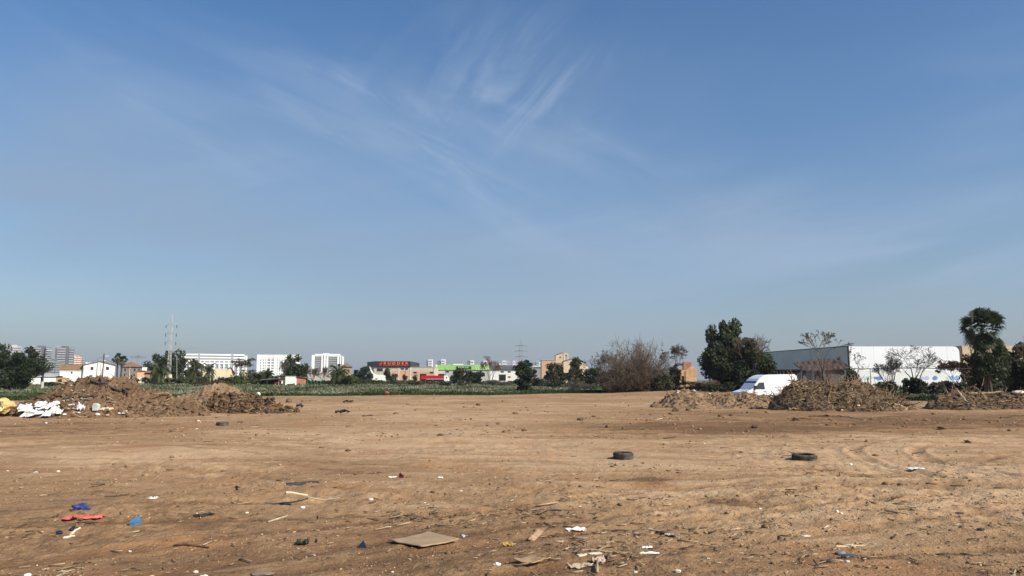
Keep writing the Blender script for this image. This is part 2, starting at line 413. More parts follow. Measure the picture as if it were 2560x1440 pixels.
# ------------------------------------------------------------------ loose gravel, clods and twigs on the dirt (nobody could count them)
def rock_mesh(name, P, rad, flat, cols, mat, seed=1, sub=1):
    g = np.random.default_rng(seed)
    bm = bmesh.new(); bmesh.ops.create_icosphere(bm, subdivisions=sub, radius=1)
    base = np.array([v.co[:] for v in bm.verts]); fc = np.array([[v.index for v in q.verts] for q in bm.faces]); bm.free()
    n = len(P); k = len(base)
    V = base[None] * (1 + g.normal(0, .22, (n, k, 1)))
    V = V * np.stack([g.uniform(.7, 1.5, n), g.uniform(.6, 1.2, n), flat * g.uniform(.6, 1.3, n)], 1)[:, None]
    a = g.uniform(0, 2 * PI, n)[:, None]
    X = V[..., 0] * np.cos(a) - V[..., 1] * np.sin(a); Y_ = V[..., 0] * np.sin(a) + V[..., 1] * np.cos(a)
    V = np.stack([X, Y_, V[..., 2]], 2) * rad[:, None, None] + P[:, None]
    me = mesh_np(name, V.reshape(-1, 3), (fc[None] + (np.arange(n) * k)[:, None, None]).reshape(-1, 3))
    fattr(me, 'shade', np.repeat(cols, k))
    return me
def shademat(name, stops, rough=.9):
    m, nt, p = newmat(name); p.inputs['Roughness'].default_value = rough; p.inputs['Specular IOR Level'].default_value = .15
    f = nd(nt, 'ShaderNodeAttribute', attribute_name='shade').outputs['Fac']
    r = nd(nt, 'ShaderNodeValToRGB', {0: f}); el = r.color_ramp.elements
    while len(el) < len(stops): el.new(.5)
    for e, (q, c) in zip(el, stops): e.position = q; e.color = (*c, 1)
    tc = nd(nt, 'ShaderNodeTexCoord').outputs['Object']
    v = mrange(nt, noise_(nt, tc, 14, 3), .3, .7, .8, 1.15)
    nt.links.new(mixc(nt, 1., r.outputs[0], v, 'MULTIPLY'), p.inputs['Base Color'])
    return m
gravelmat = shademat('mixed grit and clods', [(0, (.15, .09, .048)), (.45, (.31, .195, .105)), (.7, (.42, .29, .165)), (.85, (.58, .47, .35)), (1, (.74, .68, .58))])
def scatter(n, p0, p1, seed, u=.78, clump=.35):
    g = np.random.default_rng(seed)
    out = np.zeros((0, 2))
    while len(out) < n:
        pr = g.uniform(p0, p1, n * 2); d = 4068 / pr; uu = g.uniform(-u, u, n * 2); x = uu * d
        keep = (fbm(x, d, 2.2, 2) * .6 + fbm(x + 40, d, 9, 1) * .5 + g.uniform(-.5, .5, n * 2)) > clump
        out = np.concatenate([out, np.stack([x, d], 1)[keep]])
    return out[:n]
def onsoil(P): return soil(P[:, 0], P[:, 1])[0] + terrain(P[:, 0], P[:, 1])
P = scatter(9000, 45, 560, 3, clump=.3)
rad = np.exp(G.normal(-4.55, .5, len(P))) * np.clip((P[:, 1] / 9) ** .7, 1, 4)
rad = np.minimum(rad, .09) * np.where(P[:, 1] < 16, .85, 1)
shade = np.where(G.random(len(P)) < .06, G.uniform(.76, 1, len(P)), G.uniform(0, .72, len(P)))
rad = np.where(shade > .75, rad * .7, rad)
P2 = scatter(650, 38, 130, 9, clump=.35)
r2 = np.exp(G.normal(-2.9, .5, len(P2))); P = np.concatenate([P, P2]); rad = np.concatenate([rad, np.minimum(r2, .2)]); shade = np.concatenate([shade, np.where(G.random(len(P2)) < .08, G.uniform(.7, .9, len(P2)), G.uniform(0, .35, len(P2)))])
tag(link('gravel', rock_mesh('gravel', np.column_stack([P, onsoil(P) + rad * .15]), rad, .6, shade, gravelmat, 5), gravelmat), 'small clods and pale grit strewn over the dirt lot', 'gravel', kind='stuff')
P = scatter(1200, 60, 560, 4, clump=.3)
cl_ = []
for pxx, pyy, sx_, sy_, nn in ((1300, 1290, 1.1, .8, 170), (1400, 1272, .9, .7, 130), (1480, 1390, .7, .5, 200), (1180, 1285, .8, .5, 80), (1690, 1330, .5, .4, 60), (1540, 1330, 1., .6, 80), (2100, 1408, .5, .35, 70), (60, 1432, .7, .25, 70), (1060, 1300, 1., .6, 80), (740, 1290, 1.2, .6, 60), (1500, 1350, .8, .4, 120), (190, 1330, .7, .4, 60)):
    x, d, _ = gp(pxx, pyy, True); nn = int(nn * .55); cl_.append(np.column_stack([G.normal(x, sx_, nn), G.normal(d, sy_, nn)]))
P = np.concatenate([P] + cl_); P = P[P[:, 1] > 6]; n = len(P)
an = G.normal(0, 1.0, n); ln = np.exp(G.normal(-3.35, .55, n)) * np.clip((P[:, 1] / 9) ** .6, 1, 3); th = ln * .06 + .003
zz = onsoil(P) + .012
dx, dy = np.cos(an) * ln, np.sin(an) * ln; nx, ny = -np.sin(an), np.cos(an)
lift = G.uniform(0, .25, n) * ln
V = np.zeros((n, 8, 3))
for k, (s, w, h) in enumerate([(-1, -1, 0), (-1, 1, 0), (1, 1, 0), (1, -1, 0), (-1, -1, 1), (-1, 1, 1), (1, 1, 1), (1, -1, 1)]):
    V[:, k, 0] = P[:, 0] + s * dx + w * nx * th; V[:, k, 1] = P[:, 1] + s * dy + w * ny * th; V[:, k, 2] = zz + h * th * 1.5 + lift * (s + 1) / 2
fc = np.array([(0, 1, 2, 3), (4, 7, 6, 5), (0, 4, 5, 1), (1, 5, 6, 2), (2, 6, 7, 3), (3, 7, 4, 0)])
me = mesh_np('twig_litter', V.reshape(-1, 3), (fc[None] + (np.arange(n) * 8)[:, None, None]).reshape(-1, 4))
fattr(me, 'shade', np.repeat(G.beta(1.1, 1.6, n), 8))
twm = shademat('dry twig litter', [(0, (.07, .048, .032)), (.3, (.19, .13, .08)), (.65, (.36, .26, .16)), (1, (.6, .5, .36))])
tag(link('twig_litter', me, twm), 'broken dry twigs and root bits littering the dirt', 'twigs', kind='stuff')

# ------------------------------------------------------------------ weeds of the field behind the lot
def blades(name, n, dfun, hrange, wid, seed, mat, shadefun, nb=5):
    g = np.random.default_rng(seed)
    uu = g.uniform(-.8, .8, n); d = dfun(uu, g); x = uu * d
    keep = d > edge(uu) + 2.2 * fbm(x, d, 4, 2) - 1.0
    uu, d, x = uu[keep], d[keep], x[keep]; n = len(x)
    tall = np.clip(.65 + .7 * fbm(x, d, 6, 2), .25, 1.5)
    h = g.uniform(*hrange, n) * tall
    Vs = []
    for b in range(nb):
        a = g.uniform(0, 2 * PI, n); l = g.uniform(.2, .75, n) * h; ww = wid * g.uniform(.6, 1.4, n)
        ox, oy = g.normal(0, .14, n), g.normal(0, .14, n)
        ca, sa = np.cos(a), np.sin(a)
        q = np.zeros((n, 4, 3)); zg = terrain(x, d) - .03
        for k, (t, s) in enumerate([(0, -.45), (0, .45), (1, .5), (1, -.5)]):
            w_ = ww * s * (1 if k < 2 else .55)
            q[:, k, 0] = x + ox + ca * l * t - sa * w_; q[:, k, 1] = d + oy + sa * l * t + ca * w_; q[:, k, 2] = zg + h * t * g.uniform(.75, 1.0, n)
        Vs.append(q)
    V = np.concatenate(Vs).reshape(-1, 3)
    me = mesh_np(name, V, np.arange(len(V)).reshape(-1, 4))
    fattr(me, 'shade', np.tile(np.repeat(shadefun(x, d, uu, g), 4), nb))
    return me
weedm = shademat('field weeds', [(0, (.022, .040, .010)), (.3, (.045, .068, .022)), (.55, (.095, .105, .055)), (.8, (.155, .165, .095)), (1, (.205, .21, .14))], .8)
def dfield(u, g): e = edge(u); return e + (205 - e) * g.random(len(u)) ** 1.5
def shfield(x, d, u, g):
    k = sm(1, 14, d - edge(u)); left = sm(-.55, -.63, u) * sm(20, 8, d - edge(u)); pal = .70 + .75 * fbm(x, d * .6, 12, 3)
    return np.clip(.12 + (pal - .12) * k * (1 - left) + g.normal(0, .06, len(x)), 0, 1)
tag(link('grass_field', blades('grass_field', 30000, dfield, (.25, .6), .16, 21, weedm, shfield, 4), weedm), 'pale sage and green weeds covering the field behind the lot', 'weeds', kind='stuff')
def dedge(u, g): return edge(u) + np.abs(g.normal(0, 5, len(u))) - .5
def shedge(x, d, u, g): return np.clip(.15 + .12 * fbm(x, d, 3, 2) + g.normal(0, .1, len(x)), 0, 1)
tag(link('grass_verge', blades('grass_verge', 9000, dedge, (.15, .42), .12, 22, weedm, shedge, 4), weedm), 'fresh green grass strip along the edge of the dirt', 'grass', kind='stuff')
# ------------------------------------------------------------------ buildings
class B:
    """a building whose front wall stands d metres ahead between two bearings; local x along the wall, y into it, z up"""
    def __init__(s, name, label, cat, p0, p1, d, group=None, rz=0, flat=False):
        s.d = d; s.x0 = Xp(p0, d); s.x1 = Xp(p1, d); s.xc = (s.x0 + s.x1) / 2; s.w = s.x1 - s.x0
        s.k = 1.
        if s.xc / d < -.15 and not flat:                          # turned to face the lot
            a = math.atan(-s.xc / d); rz = rz + a; s.k = math.cos(a); s.w *= s.k
        s.z0 = tz(s.xc, d) - .15
        s.o = empty(name, (s.xc, d, s.z0), rz, label, cat, group)
    def x(s, p): return (Xp(p, s.d) - s.xc) * s.k
    def z(s, p): return Zp(p, s.d) - s.z0
    def wall(s, mat, p0, p1, top, dep, name='wall', y=0., bot=None):
        return MB().box(s.x(p0), s.x(p1), y, y + dep, 0 if bot is None else s.z(bot), s.z(top)).build(name, mat, s.o)
    def rect(s, name, mat, p0, p1, q0, q1, y=-.06, dep=.12, parent=None):
        return MB().box(s.x(p0), s.x(p1), y, y + dep, s.z(q1), s.z(q0)).build(name, mat, parent or s.o)
    def window(s, p0, p1, q0, q1, mat=None, frame=True, y=0.):
        """opening with a glass pane set between a frame standing proud of the wall"""
        x0, x1, z0, z1 = s.x(p0), s.x(p1), s.z(q1), s.z(q0)
        t = min(.08, (x1 - x0) * .12)
        fr = MB().box(x0 - t, x0, y - .07, y + .05, z0 - t, z1 + t).box(x1, x1 + t, y - .07, y + .05, z0 - t, z1 + t).box(x0, x1, y - .07, y + .05, z1, z1 + t).box(x0, x1, y - .07, y + .05, z0 - t, z0)
        f = fr.build('window', frame if frame is not True else greysteel, s.o)
        MB().box(x0, x1, y - .03, y + .04, z0, z1).build('pane', mat or glass, f)
        return f
    def gable(s, mat, p0, p1, eave, ridge, pr, dep, name='roof', y0=-.3, th=.18, side=True):
        """roof with its ridge running away from the camera"""
        a, m_, b = s.x(p0), s.x(pr), s.x(p1); e, r = s.z(eave), s.z(ridge)
        return MB().prism([(a - .25, e - .05), (m_, r + .02), (b + .25, e - .05), (b + .25, e + th - .05), (m_, r + th), (a - .25, e + th - .05)], y0, dep + .3).build(name, mat, s.o)
    def lean(s, mat, p0, p1, eave, ridge, run, name='roof', y0=-.3, th=.15):
        """roof plane rising away from the camera, ridge line parallel to the wall"""
        a, b = s.x(p0), s.x(p1); e, r = s.z(eave), s.z(ridge) + (s.z(ridge) - CAMZ + s.z0) * run / s.d
        return MB().prism_x([(y0, e), (run, r), (2 * run, e), (2 * run, e + th), (run, r + th), (y0, e + th)], a - .2, b + .2).build(name, mat, s.o)

tile = tilemat('terracotta tiles', (.26, .15, .085), (.36, .22, .125))
tilered = tilemat('red brown tiles', (.085, .056, .044), (.135, .09, .07))
brick = brickmat('orange brick', (.42, .14, .07), (.48, .18, .09), (.36, .25, .18), 4.)
sandbrick = brickmat('sandy orange brick', (.58, .33, .17), (.64, .38, .20), (.5, .36, .24), 3.)

# whitewashed farmhouse, gable to the lot, low wing at its left
b = B('farmhouse', 'whitewashed farmhouse with a wide gable behind the big soil heap', 'house', 206, 286, 212)
gp_ = [(b.x(206.5), 0), (b.x(286), 0), (b.x(286), b.z(913)), (b.x(248), b.z(904)), (b.x(206.5), b.z(914.5))]
MB().prism(gp_, 0, 16).build('wall', whitew, b.o)
b.gable(tile, 206.5, 286, 913, 904, 248, 16)
b.window(225.5, 231.5, 917.5, 924.5); b.window(264, 270.5, 917.5, 924.5)
b2w = MB().box(b.x(150), b.x(206), 1.0, 9, 0, b.z(926)).build('wing', whitew, b.o)
MB().prism_x([(.7, b.z(926)), (5, b.z(915) + .35), (9.3, b.z(926)), (9.3, b.z(926) + .16), (5, b.z(915) + .55), (.7, b.z(926) + .16)], b.x(150) - .25, b.x(206) - .02).build('roof', tile, b2w)
MB().box(b.x(150), b.x(206), .86, .98, b.z(929), b.z(926) - .02).build('cornice', whitew, b2w)
MB().box(b.x(177), b.x(181), .93, 1.05, b.z(934), b.z(928.5)).build('window', glass, b2w)
MB().box(b.x(211), b.x(234), 3, 9, b.z(914), b.z(906)).build('parapet', whitew, b.o)
MB().box(b.x(249.5), b.x(250.6), -.12, -.005, 0, b.z(908)).build('drainpipe', greysteel, b.o)

b = B('townhouse', 'two storey grey brown house under a tan hipped roof beside the fan palm', 'house', 300, 354, 228)
MB().box(b.x(300), b.x(354), 0, 12, 0, b.z(917)).build('wall', M('grey brown render', (.20, .165, .135), .9, .3, .8), b.o)
x0, x1, e, r = b.x(298), b.x(356), b.z(917), b.z(904)
MB().add([(x0, -.5, e), (x1, -.5, e), (x1, 12.5, e), (x0, 12.5, e), (x0 + 2.5, 6, r), (x1 - 3, 6, r)], [(0, 1, 5, 4), (1, 2, 5), (2, 3, 4, 5), (3, 0, 4), (3, 2, 1, 0)]).build('roof', tile, b.o)
for p in (309, 321, 333, 344):
    b.window(p, p + 5, 921, 928.5); b.window(p, p + 4, 934, 941)
b.rect('door', darkin, 327, 331, 938, 951)
MB().box(b.x(322.5), b.x(324), -.14, -.005, 0, b.z(917)).build('pilaster', cream, b.o)

b = B('annex', 'low orange rendered annex with a flat tiled roof right of the grey brown house', 'house', 341, 382, 216)
ora = M('orange render', (.62, .38, .22), .9, .1, .7)
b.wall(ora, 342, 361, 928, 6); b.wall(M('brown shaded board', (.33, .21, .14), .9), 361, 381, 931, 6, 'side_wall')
b.rect('roof', tile, 340, 363, 926, 928.3, -.3, 6.6)
MB().prism_x([(-.6, b.z(932)), (6, b.z(927)), (6, b.z(926.3)), (-.6, b.z(931.3))], b.x(361.2), b.x(384)).build('porch_roof', tile, b.o)
b.rect('base_wall', whitew, 347, 364, 944, 958, -1.2, .4)
b = B('white_annex', 'small white rooftop block peeping out behind the orange annex', 'house', 354, 366, 240); b.wall(whitew, 354, 366, 919, 5); b.rect('coping', white, 353.5, 366.5, 918, 919.2, -.1, 5.2)

b = B('long_shed', 'long low white shed with a pale sheet roof left of the farmhouse', 'shed', 78, 142, 235)
b.wall(whitew, 78, 102, 942, 8); b.wall(whitew, 105.5, 142, 942, 8)
b.rect('doorway', darkin, 102, 105.5, 942.2, 957, .3, .1)
MB().prism_x([(-.5, b.z(942) + .01), (4, b.z(936)), (8.5, b.z(942) + .01), (8.5, b.z(942) + .16), (4, b.z(936) + .15), (-.5, b.z(942) + .16)], b.x(76), b.x(146)).build('roof', M('pale sheet metal', (.42, .43, .42), .6, .1, .5), b.o)
b = B('adobe_hut', 'crumbling sandy adobe hut with a dark hole in its wall', 'hut', 138, 173, 168)
adb = M('adobe', (.40, .29, .17), .95, .25, 1.5, bump=.05, bscale=4)
MB().prism([(b.x(139), 0), (b.x(173), 0), (b.x(173), b.z(945)), (b.x(160), b.z(943)), (b.x(155), b.z(940.5)), (b.x(146), b.z(940)), (b.x(140), b.z(943))], 0, 3).build('wall', adb, b.o)
MB().prism([(b.x(145), b.z(954)), (b.x(155), b.z(955)), (b.x(155), b.z(949)), (b.x(149), b.z(948)), (b.x(145), b.z(950))], -.05, .04).build('opening', darkin, b.o)
MB().prism([(b.x(134), b.z(944)), (b.x(146), b.z(940.6)), (b.x(157), b.z(941)), (b.x(157), b.z(940.2)), (b.x(146), b.z(939.3)), (b.x(135), b.z(942.5))], -.4, 3.2).build('roof', tilered, b.o)

# far apartment towers and slabs
def tower(label, p0, p1, top, d, floors, wallm, bandm, dep=18, bays=((.04, .46), (.56, .96)), roof=True, group=None, rz=0, band=.45, side=False):
    b = B('apartment_tower', label, 'tower', p0, p1, d, group, rz)
    H = b.z(top); fh = H / floors; w = b.w
    MB().box(-w / 2, w / 2, 0, dep, 0, H).build('wall', wallm, b.o)
    for k in range(floors):
        mb = MB()
        for a, c in bays: mb.box(-w / 2 + a * w, -w / 2 + c * w, -1.1, -.01, fh * (k + .25), fh * (k + .25 + band))
        if side: mb.box(w / 2 + .01, w / 2 + .8, 1, dep - 1, fh * (k + .25), fh * (k + .25 + band))
        mb.build('balcony', bandm, b.o)
    if roof:
        MB().box(-w * .18, w * .2, 2, dep - 3, H, H + fh * .7).build('roof_plant', wallm, b.o)
        MB().box(-w * .45, -w * .28, 2, dep - 6, H, H + fh * .5).build('roof_hut', bandm, b.o)
        MB().tube([(w * .05, 6, H), (w * .05, 6, H + fh * 1.5)], .25, 4).build('mast', greysteel, b.o)
    return b
twm1 = M('grey brown tower cladding', (.115, .12, .135), .8, .2, .05); bandm = M('pale balcony fronts', (.35, .355, .36), .8, .12, .1)
tower('grey tower with pale balcony bands just right of the big dark tree', 70, 124, 868, 950, 15, twm1, bandm, bays=((.08, .5), (.64, .97)))
tower('grey tower with a dark middle strip left of the orange tower', 133, 181, 869, 960, 14, twm1, bandm, bays=((.1, .55), (.74, .97)))
tower('lower grey apartment block standing in front of two grey towers', 112, 151, 902, 840, 9, M('blue grey cladding', (.16, .165, .17), .8, .2, .05), M('grey green balcony fronts', (.33, .34, .32), .8, .1, .1), bays=((.02, .56), (.62, .98)), band=.38)
tower('pale tower whose flat top shows over the big dark tree', 10, 49, 866, 1000, 15, M('pale concrete', (.42, .42, .41), .8, .1, .05), bandm, bays=((.02, .98),))
tower('orange and white apartment tower far behind the farmhouse', 181, 199, 891, 1100, 12, M('orange facade', (.50, .26, .17), .85, .1, .05), M('white balcony fronts', (.72, .62, .55), .8, .05), bays=((.05, .4), (.5, .9)), side=True)
tower('slim grey tower right of the orange apartment tower', 193, 208, 896, 1150, 11, M('mid grey cladding', (.22, .22, .23), .8, .15, .05), bandm, bays=((.06, .3), (.4, .64), (.72, .95)))

apw = M('white apartment facade', (.8, .8, .79), .8, .03, .05); apd = M('grey recess', (.27, .28, .29), .7, .1, .1)
def slab(label, p0, p1, top, d, cols, dep=16):
    b = B('apartment_block', label, 'apartments', p0, p1, d)
    b.wall(apd, p0, p1, top, dep)
    return b
b = slab('long white apartment block with horizontal balcony bands left of two shorter white blocks', 455, 610, 885, 800, None)
fh = 3.05; H = b.z(885)
for k in range(10):
    zt = H - k * fh
    mb = MB()
    if k < 4:
        for a, c in ((455, 491.8), (497.2, 575), (580.8, 610)): mb.box(b.x(a), b.x(c), -1.2, -.01, zt - 1.75, zt)
    else:
        for a in range(455, 606, 12):
            if 490 < a < 496 or 572 < a < 580: continue
            mb.box(b.x(a + 5), b.x(a + 11.4), -1.2, -.01, zt - 1.5, zt)
    mb.build('balcony', apw, b.o)
for a in (455, 460.8, 471, 483, 497.5, 508, 521, 533, 545, 557, 569, 581.5, 594, 606):
    b.rect('pier', apw, a, a + 3.2, 899.5, 945, -1.0, .99)
for a, c in ((491.8, 496.8), (575.2, 580.4)): b.rect('stair_tower', M('grey stair tower', (.36, .37, .4), .7, .05), a, c, 883, 945, -.6, 8)
for a in (485, 503, 513, 560, 568, 588): b.rect('roof_unit', apd, a, a + 3, 882.6, 885, 3, 4)
b.rect('end_block', apw, 610.2, 618, 888, 945, 4, 14)
for k in range(8): b.rect('window', apd, 612.5, 614.5, 891 + k * 6, 893.4 + k * 6, 3.9, .2)
b = slab('white apartment block of narrow uprights behind the round headed pine', 641, 749, 889, 850, None)
H = b.z(889)
for a, c in ((641, 649), (652, 656), (658.5, 661), (663, 667), (674, 676.5), (683, 691.5), (693, 697), (699, 702.5), (705, 707), (713, 722), (724, 729), (731, 734), (736, 749)):
    b.rect('upright', apw, a, c, 888 + G.uniform(-.4, .4), 948, -1.1, 1.09)
for k in range(11):
    zt = H - k * 3.1
    mb = MB().box(b.x(641.2), b.x(748.8), -.8, -.01, zt - (2.4 if k == 0 else 1.25), zt - .05)
    mb.build('balcony', apw, b.o)
b.rect('parapet', apw, 640.5, 749.5, 887, 888.4, -1.2, 16)
for a in (678, 686, 700, 712): b.rect('roof_unit', apd, a, a + 4, 885.8, 887, 3, 5)
b = slab('rightmost white apartment block with two dark balcony stacks', 778, 858.5, 888.5, 800, None)
for a, c, t in ((778, 785.5, 888), (802, 806, 887), (808, 813, 886), (814.5, 819.5, 885.5), (842, 847, 887), (849, 852, 888.5), (854, 858.5, 891)):
    b.rect('upright', apw, a, c, t, 948, -1.4, 1.39)
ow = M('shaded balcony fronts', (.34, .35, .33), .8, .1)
for k in range(11):
    q = 889 + k * 5.6
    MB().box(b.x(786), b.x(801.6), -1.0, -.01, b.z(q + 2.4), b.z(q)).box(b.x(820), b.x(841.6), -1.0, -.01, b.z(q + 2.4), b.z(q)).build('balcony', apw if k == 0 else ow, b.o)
b.rect('parapet', apw, 786, 849, 885, 888.3, -.5, 16); b.rect('roof_unit', apw, 806, 822, 883.6, 884.9, 2, 8)

b = B('tower_crane', 'thin tower crane standing left of the long white apartment block', 'crane', 443, 450, 900)
hz = b.z(866); MB().tube([(0, 0, 0), (0, 0, hz)], .55, 4).build('mast', greysteel, b.o); MB().tube([(-8, 0, hz - 1.5), (17, 0, hz - 1.2)], .3, 4).build('jib', greysteel, b.o); MB().tube([(0, 0, hz), (0, 0, hz + 3)], .3, 4).build('peak', greysteel, b.o)

# beige house and the shacks of the field
b = B('beige_house', 'pale cream house front below the long white apartment block', 'house', 505, 586, 265)
b.wall(cream, 505, 534, 924, 8, 'side_wall', 1.5); b.wall(cream, 534, 579, 921.5, 9)
MB().prism([(b.x(579.2), 0), (b.x(587), 0), (b.x(587), b.z(934)), (b.x(579.2), b.z(923))], .5, 9).build('lean_to', M('peach render', (.62, .42, .29), .9), b.o)
MB().prism([(b.x(568), b.z(922) - .05), (b.x(576), b.z(919.5)), (b.x(588), b.z(934)), (b.x(589), b.z(933.2)), (b.x(577), b.z(918)), (b.x(568), b.z(920.5))], -.3, 9.2).build('roof', tilered, b.o)
b.rect('coping', white, 533.5, 568, 920.8, 921.4, -.12, 9.2); b.rect('crack', M('brown crack', (.3, .2, .12)), 566.5, 567, 924, 941, -.02, .05)
b = B('tan_house', 'tan house with a low hipped roof behind the feather palm right of the white blocks', 'house', 852, 880, 262)
b.wall(M('tan render', (.36, .26, .18), .9, .2), 853, 879, 917, 9)
x0, x1, e, r = b.x(850), b.x(881), b.z(917), b.z(907)
MB().add([(x0, -.5, e), (x1, -.5, e), (x1, 9.5, e), (x0, 9.5, e), (x0 + 1.6, 4.5, r), (x1 - 2, 4.5, r)], [(0, 1, 5, 4), (1, 2, 5), (2, 3, 4, 5), (3, 0, 4), (3, 2, 1, 0)]).build('roof', tile, b.o)
b.window(870, 873, 924, 931); b.window(860, 863, 924, 931)
b = B('garden_wall', 'low grey white garden wall behind leafless shrubs below the rightmost white block', 'wall', 764, 832, 250); b.wall(M('stained white wall', (.42, .39, .35), .9, .3, .6), 764, 832, 932, .5); b.rect('coping', whitew, 763.5, 832.5, 930.8, 932, -.1, .7)
b = B('gable_ruin', 'small peach roofed shed between the brown tree and the white blocks', 'shed', 600, 640, 262)
b.wall(cream, 604, 613, 926, 4); b.wall(M('brown boards', (.17, .12, .09)), 613.3, 640, 932, 6, 'lean_to', .5); b.rect('roof', tilered, 603, 641, 925, 926, -.3, 5)

b = B('brick_shack', 'field shack with one bright white wall and one red brick wall', 'hut', 713, 768, 190)
b.wall(whitew, 713.6, 741.4, 941.3, 4); b.wall(brick, 741.6, 767.5, 942.5, 3.9, 'brick_wall', .08)
MB().prism([(b.x(741), b.z(942.5) + .02), (b.x(784), b.z(947.5)), (b.x(784), b.z(946.7)), (b.x(741), b.z(940.5))], -.3, 4.2).build('roof', tilered, b.o)
b.rect('roof_edge', M('concrete roof edge', (.5, .47, .42)), 713, 740.5, 940.2, 941.2, -.1, 4.2)
b.rect('lower_wall', whitew, 703.5, 713.3, 948.5, 959, .8, 3)
b = B('lean_to_shelter', 'dark open lean-to with a sagging tin roof left of the white walled shack', 'shelter', 650, 703, 188)
MB().prism([(b.x(650), b.z(951)), (b.x(668), b.z(948.6)), (b.x(690), b.z(947.6)), (b.x(712), b.z(944.8)), (b.x(712), b.z(943.8)), (b.x(690), b.z(946.3)), (b.x(668), b.z(947.2)), (b.x(650), b.z(949.6))], -1.2, 3).build('roof', M('mossy tin roof', (.17, .16, .12), .8, .3, 1.), b.o)
b.rect('back_wall', darkin, 651, 701, 949.5, 964, 2.2, .3)
for p in (668, 699): MB().tube([(b.x(p), -.9, 0), (b.x(p), -.9, b.z(948.4))], .07, 6).build('post', bark, b.o)
MB().box(b.x(687), b.x(694), .2, 1.2, 0, b.z(954.5)).build('brick_stack', brick, b.o); MB().box(b.x(695.5), b.x(698), -.3, .2, 0, b.z(949)).build('pier', brick, b.o)
b = B('green_tarpaulin', 'crumpled dark green tarpaulin fence right of the brick wall of the shack', 'tarpaulin', 766, 806, 189)
V = []; n = 26
for j in range(7):
    for i in range(n):
        t = i / (n - 1); zt = b.z(946.5 if t < .12 else 950 + 2.4 * t + 1.2 * math.sin(i * 1.1)); V.append((b.x(765 + 41 * t), .35 * math.sin(i * 1.3 + j * .5) + .2 * math.sin(j * 1.7 + i * .4), zt * j / 6))
tp = MB().add(V, [(j * n + i, j * n + i + 1, (j + 1) * n + i + 1, (j + 1) * n + i) for j in range(6) for i in range(n - 1)]).build('sheet', M('green tarpaulin', (.02, .10, .055), .6, .3, 1.5), b.o)
md = tp.modifiers.new('thick', 'SOLIDIFY'); md.thickness = .02
for p in (780, 795): MB().tube([(b.x(p), .1, 0), (b.x(p), .1, b.z(949))], .05, 5).build('post', bark, b.o)

# signboard warehouse, green warehouse, white workshop
def text(name, body, size, width, mat, parent, loc, ext=.05, bold=.0, sp=1.25):
    cu = bpy.data.curves.new(name, 'FONT'); cu.body = body; cu.size = size; cu.align_x = 'CENTER'; cu.align_y = 'CENTER'; cu.extrude = ext; cu.offset = bold; cu.space_character = sp
    t = bpy.data.objects.new(name, cu); COL.objects.link(t)
    dg = bpy.context.evaluated_depsgraph_get(); me = bpy.data.meshes.new_from_object(t.evaluated_get(dg)); bpy.data.objects.remove(t)
    xs = [v.co.x for v in me.vertices]; k = width / (max(xs) - min(xs))
    for v in me.vertices: v.co.x *= k
    o = link(name, me, mat, parent); o.location = loc; o.rotation_euler = (PI / 2, 0, 0)
    return o
b = B('sign_warehouse', 'beige and salmon warehouse carrying a dark signboard with red letters', 'warehouse', 934, 1088, 300, flat=True)
bei = M('beige panels', (.55, .48, .37), .9, .08, .4); sal = M('salmon panels', (.62, .36, .23), .9, .1, .3)
MB().box(b.x(934), b.x(1026.5), 0, 30, 0, b.z(918)).build('wall', bei, b.o)
b.wall(bei, 1026.6, 1088, 918.5, 26, 'low_wall', .05)
sb = MB().prism([(b.x(934), b.z(917.4)), (b.x(1026.4), b.z(917.2)), (b.x(1026.4), b.z(903.6)), (b.x(934), b.z(903.6))], -.5, 28).build('signboard', M('dark sign panel', (.030, .034, .042), .5, .1), b.o)
xa, xb, zt_ = b.x(934) - .03, Xp(917, 309) - b.xc, b.z(903.7)
MB().add([(xa, -.48, b.z(917.4)), (xb, 9, b.z(917.4)), (xb, 9, zt_), (xa, -.48, zt_), (xa + .1, -.4, b.z(917.4)), (xb + .1, 9.1, b.z(917.4)), (xb + .1, 9.1, zt_), (xa + .1, -.4, zt_)], [(0, 3, 2, 1), (4, 5, 6, 7), (3, 7, 6, 2), (0, 1, 5, 4), (1, 2, 6, 5)]).build('side_cladding', M('brown grey cladding', (.19, .155, .14), .8), b.o)
MB().add([(xa, -.02, 0), (xb, 9, 0), (xb, 9, b.z(917.5)), (xa, -.02, b.z(917.5)), (xa + .1, 0, 0), (xb + .1, 9.1, 0), (xb + .1, 9.1, b.z(917.5)), (xa + .1, 0, b.z(917.5))], [(0, 3, 2, 1), (4, 5, 6, 7), (3, 7, 6, 2), (1, 2, 6, 5)]).build('side_wall', bei, b.o)
MB().box(b.x(957.5), b.x(1021), -.56, -.51, b.z(915.2), b.z(904.4)).build('sign_field', M('dark red sign field', (.13, .022, .018), .5, .2), sb)
redl = M('orange red letters', (.90, .25, .16), .5, .05)
text('lettering', 'RUDDER', 1.5, b.x(1019.5) - b.x(959), redl, sb, ((b.x(959) + b.x(1019.5)) / 2, -.60, b.z(908.6)), .03, .012, 1.7)
MB().box(b.x(958), b.x(1019), -.59, -.565, b.z(914.4), b.z(913.2)).build('small_print', M('small red print', (.42, .06, .04), .5, .5, 4), sb)
MB().lathe([(.05, 0), (.62, .02), (.62, -.05), (.4, -.06), (.36, 0)], 14, 'y', (b.x(951), -.56, b.z(909.8))).tube([(b.x(947.5), -.6, b.z(914.5)), (b.x(955), -.6, b.z(904.5))], .22, 5).build('emblem', M('red emblem', (.45, .05, .04), .5), sb)
b.rect('top_trim', M('red trim', (.35, .06, .05)), 934, 1026.4, 903, 903.55, -.52, .3, sb)
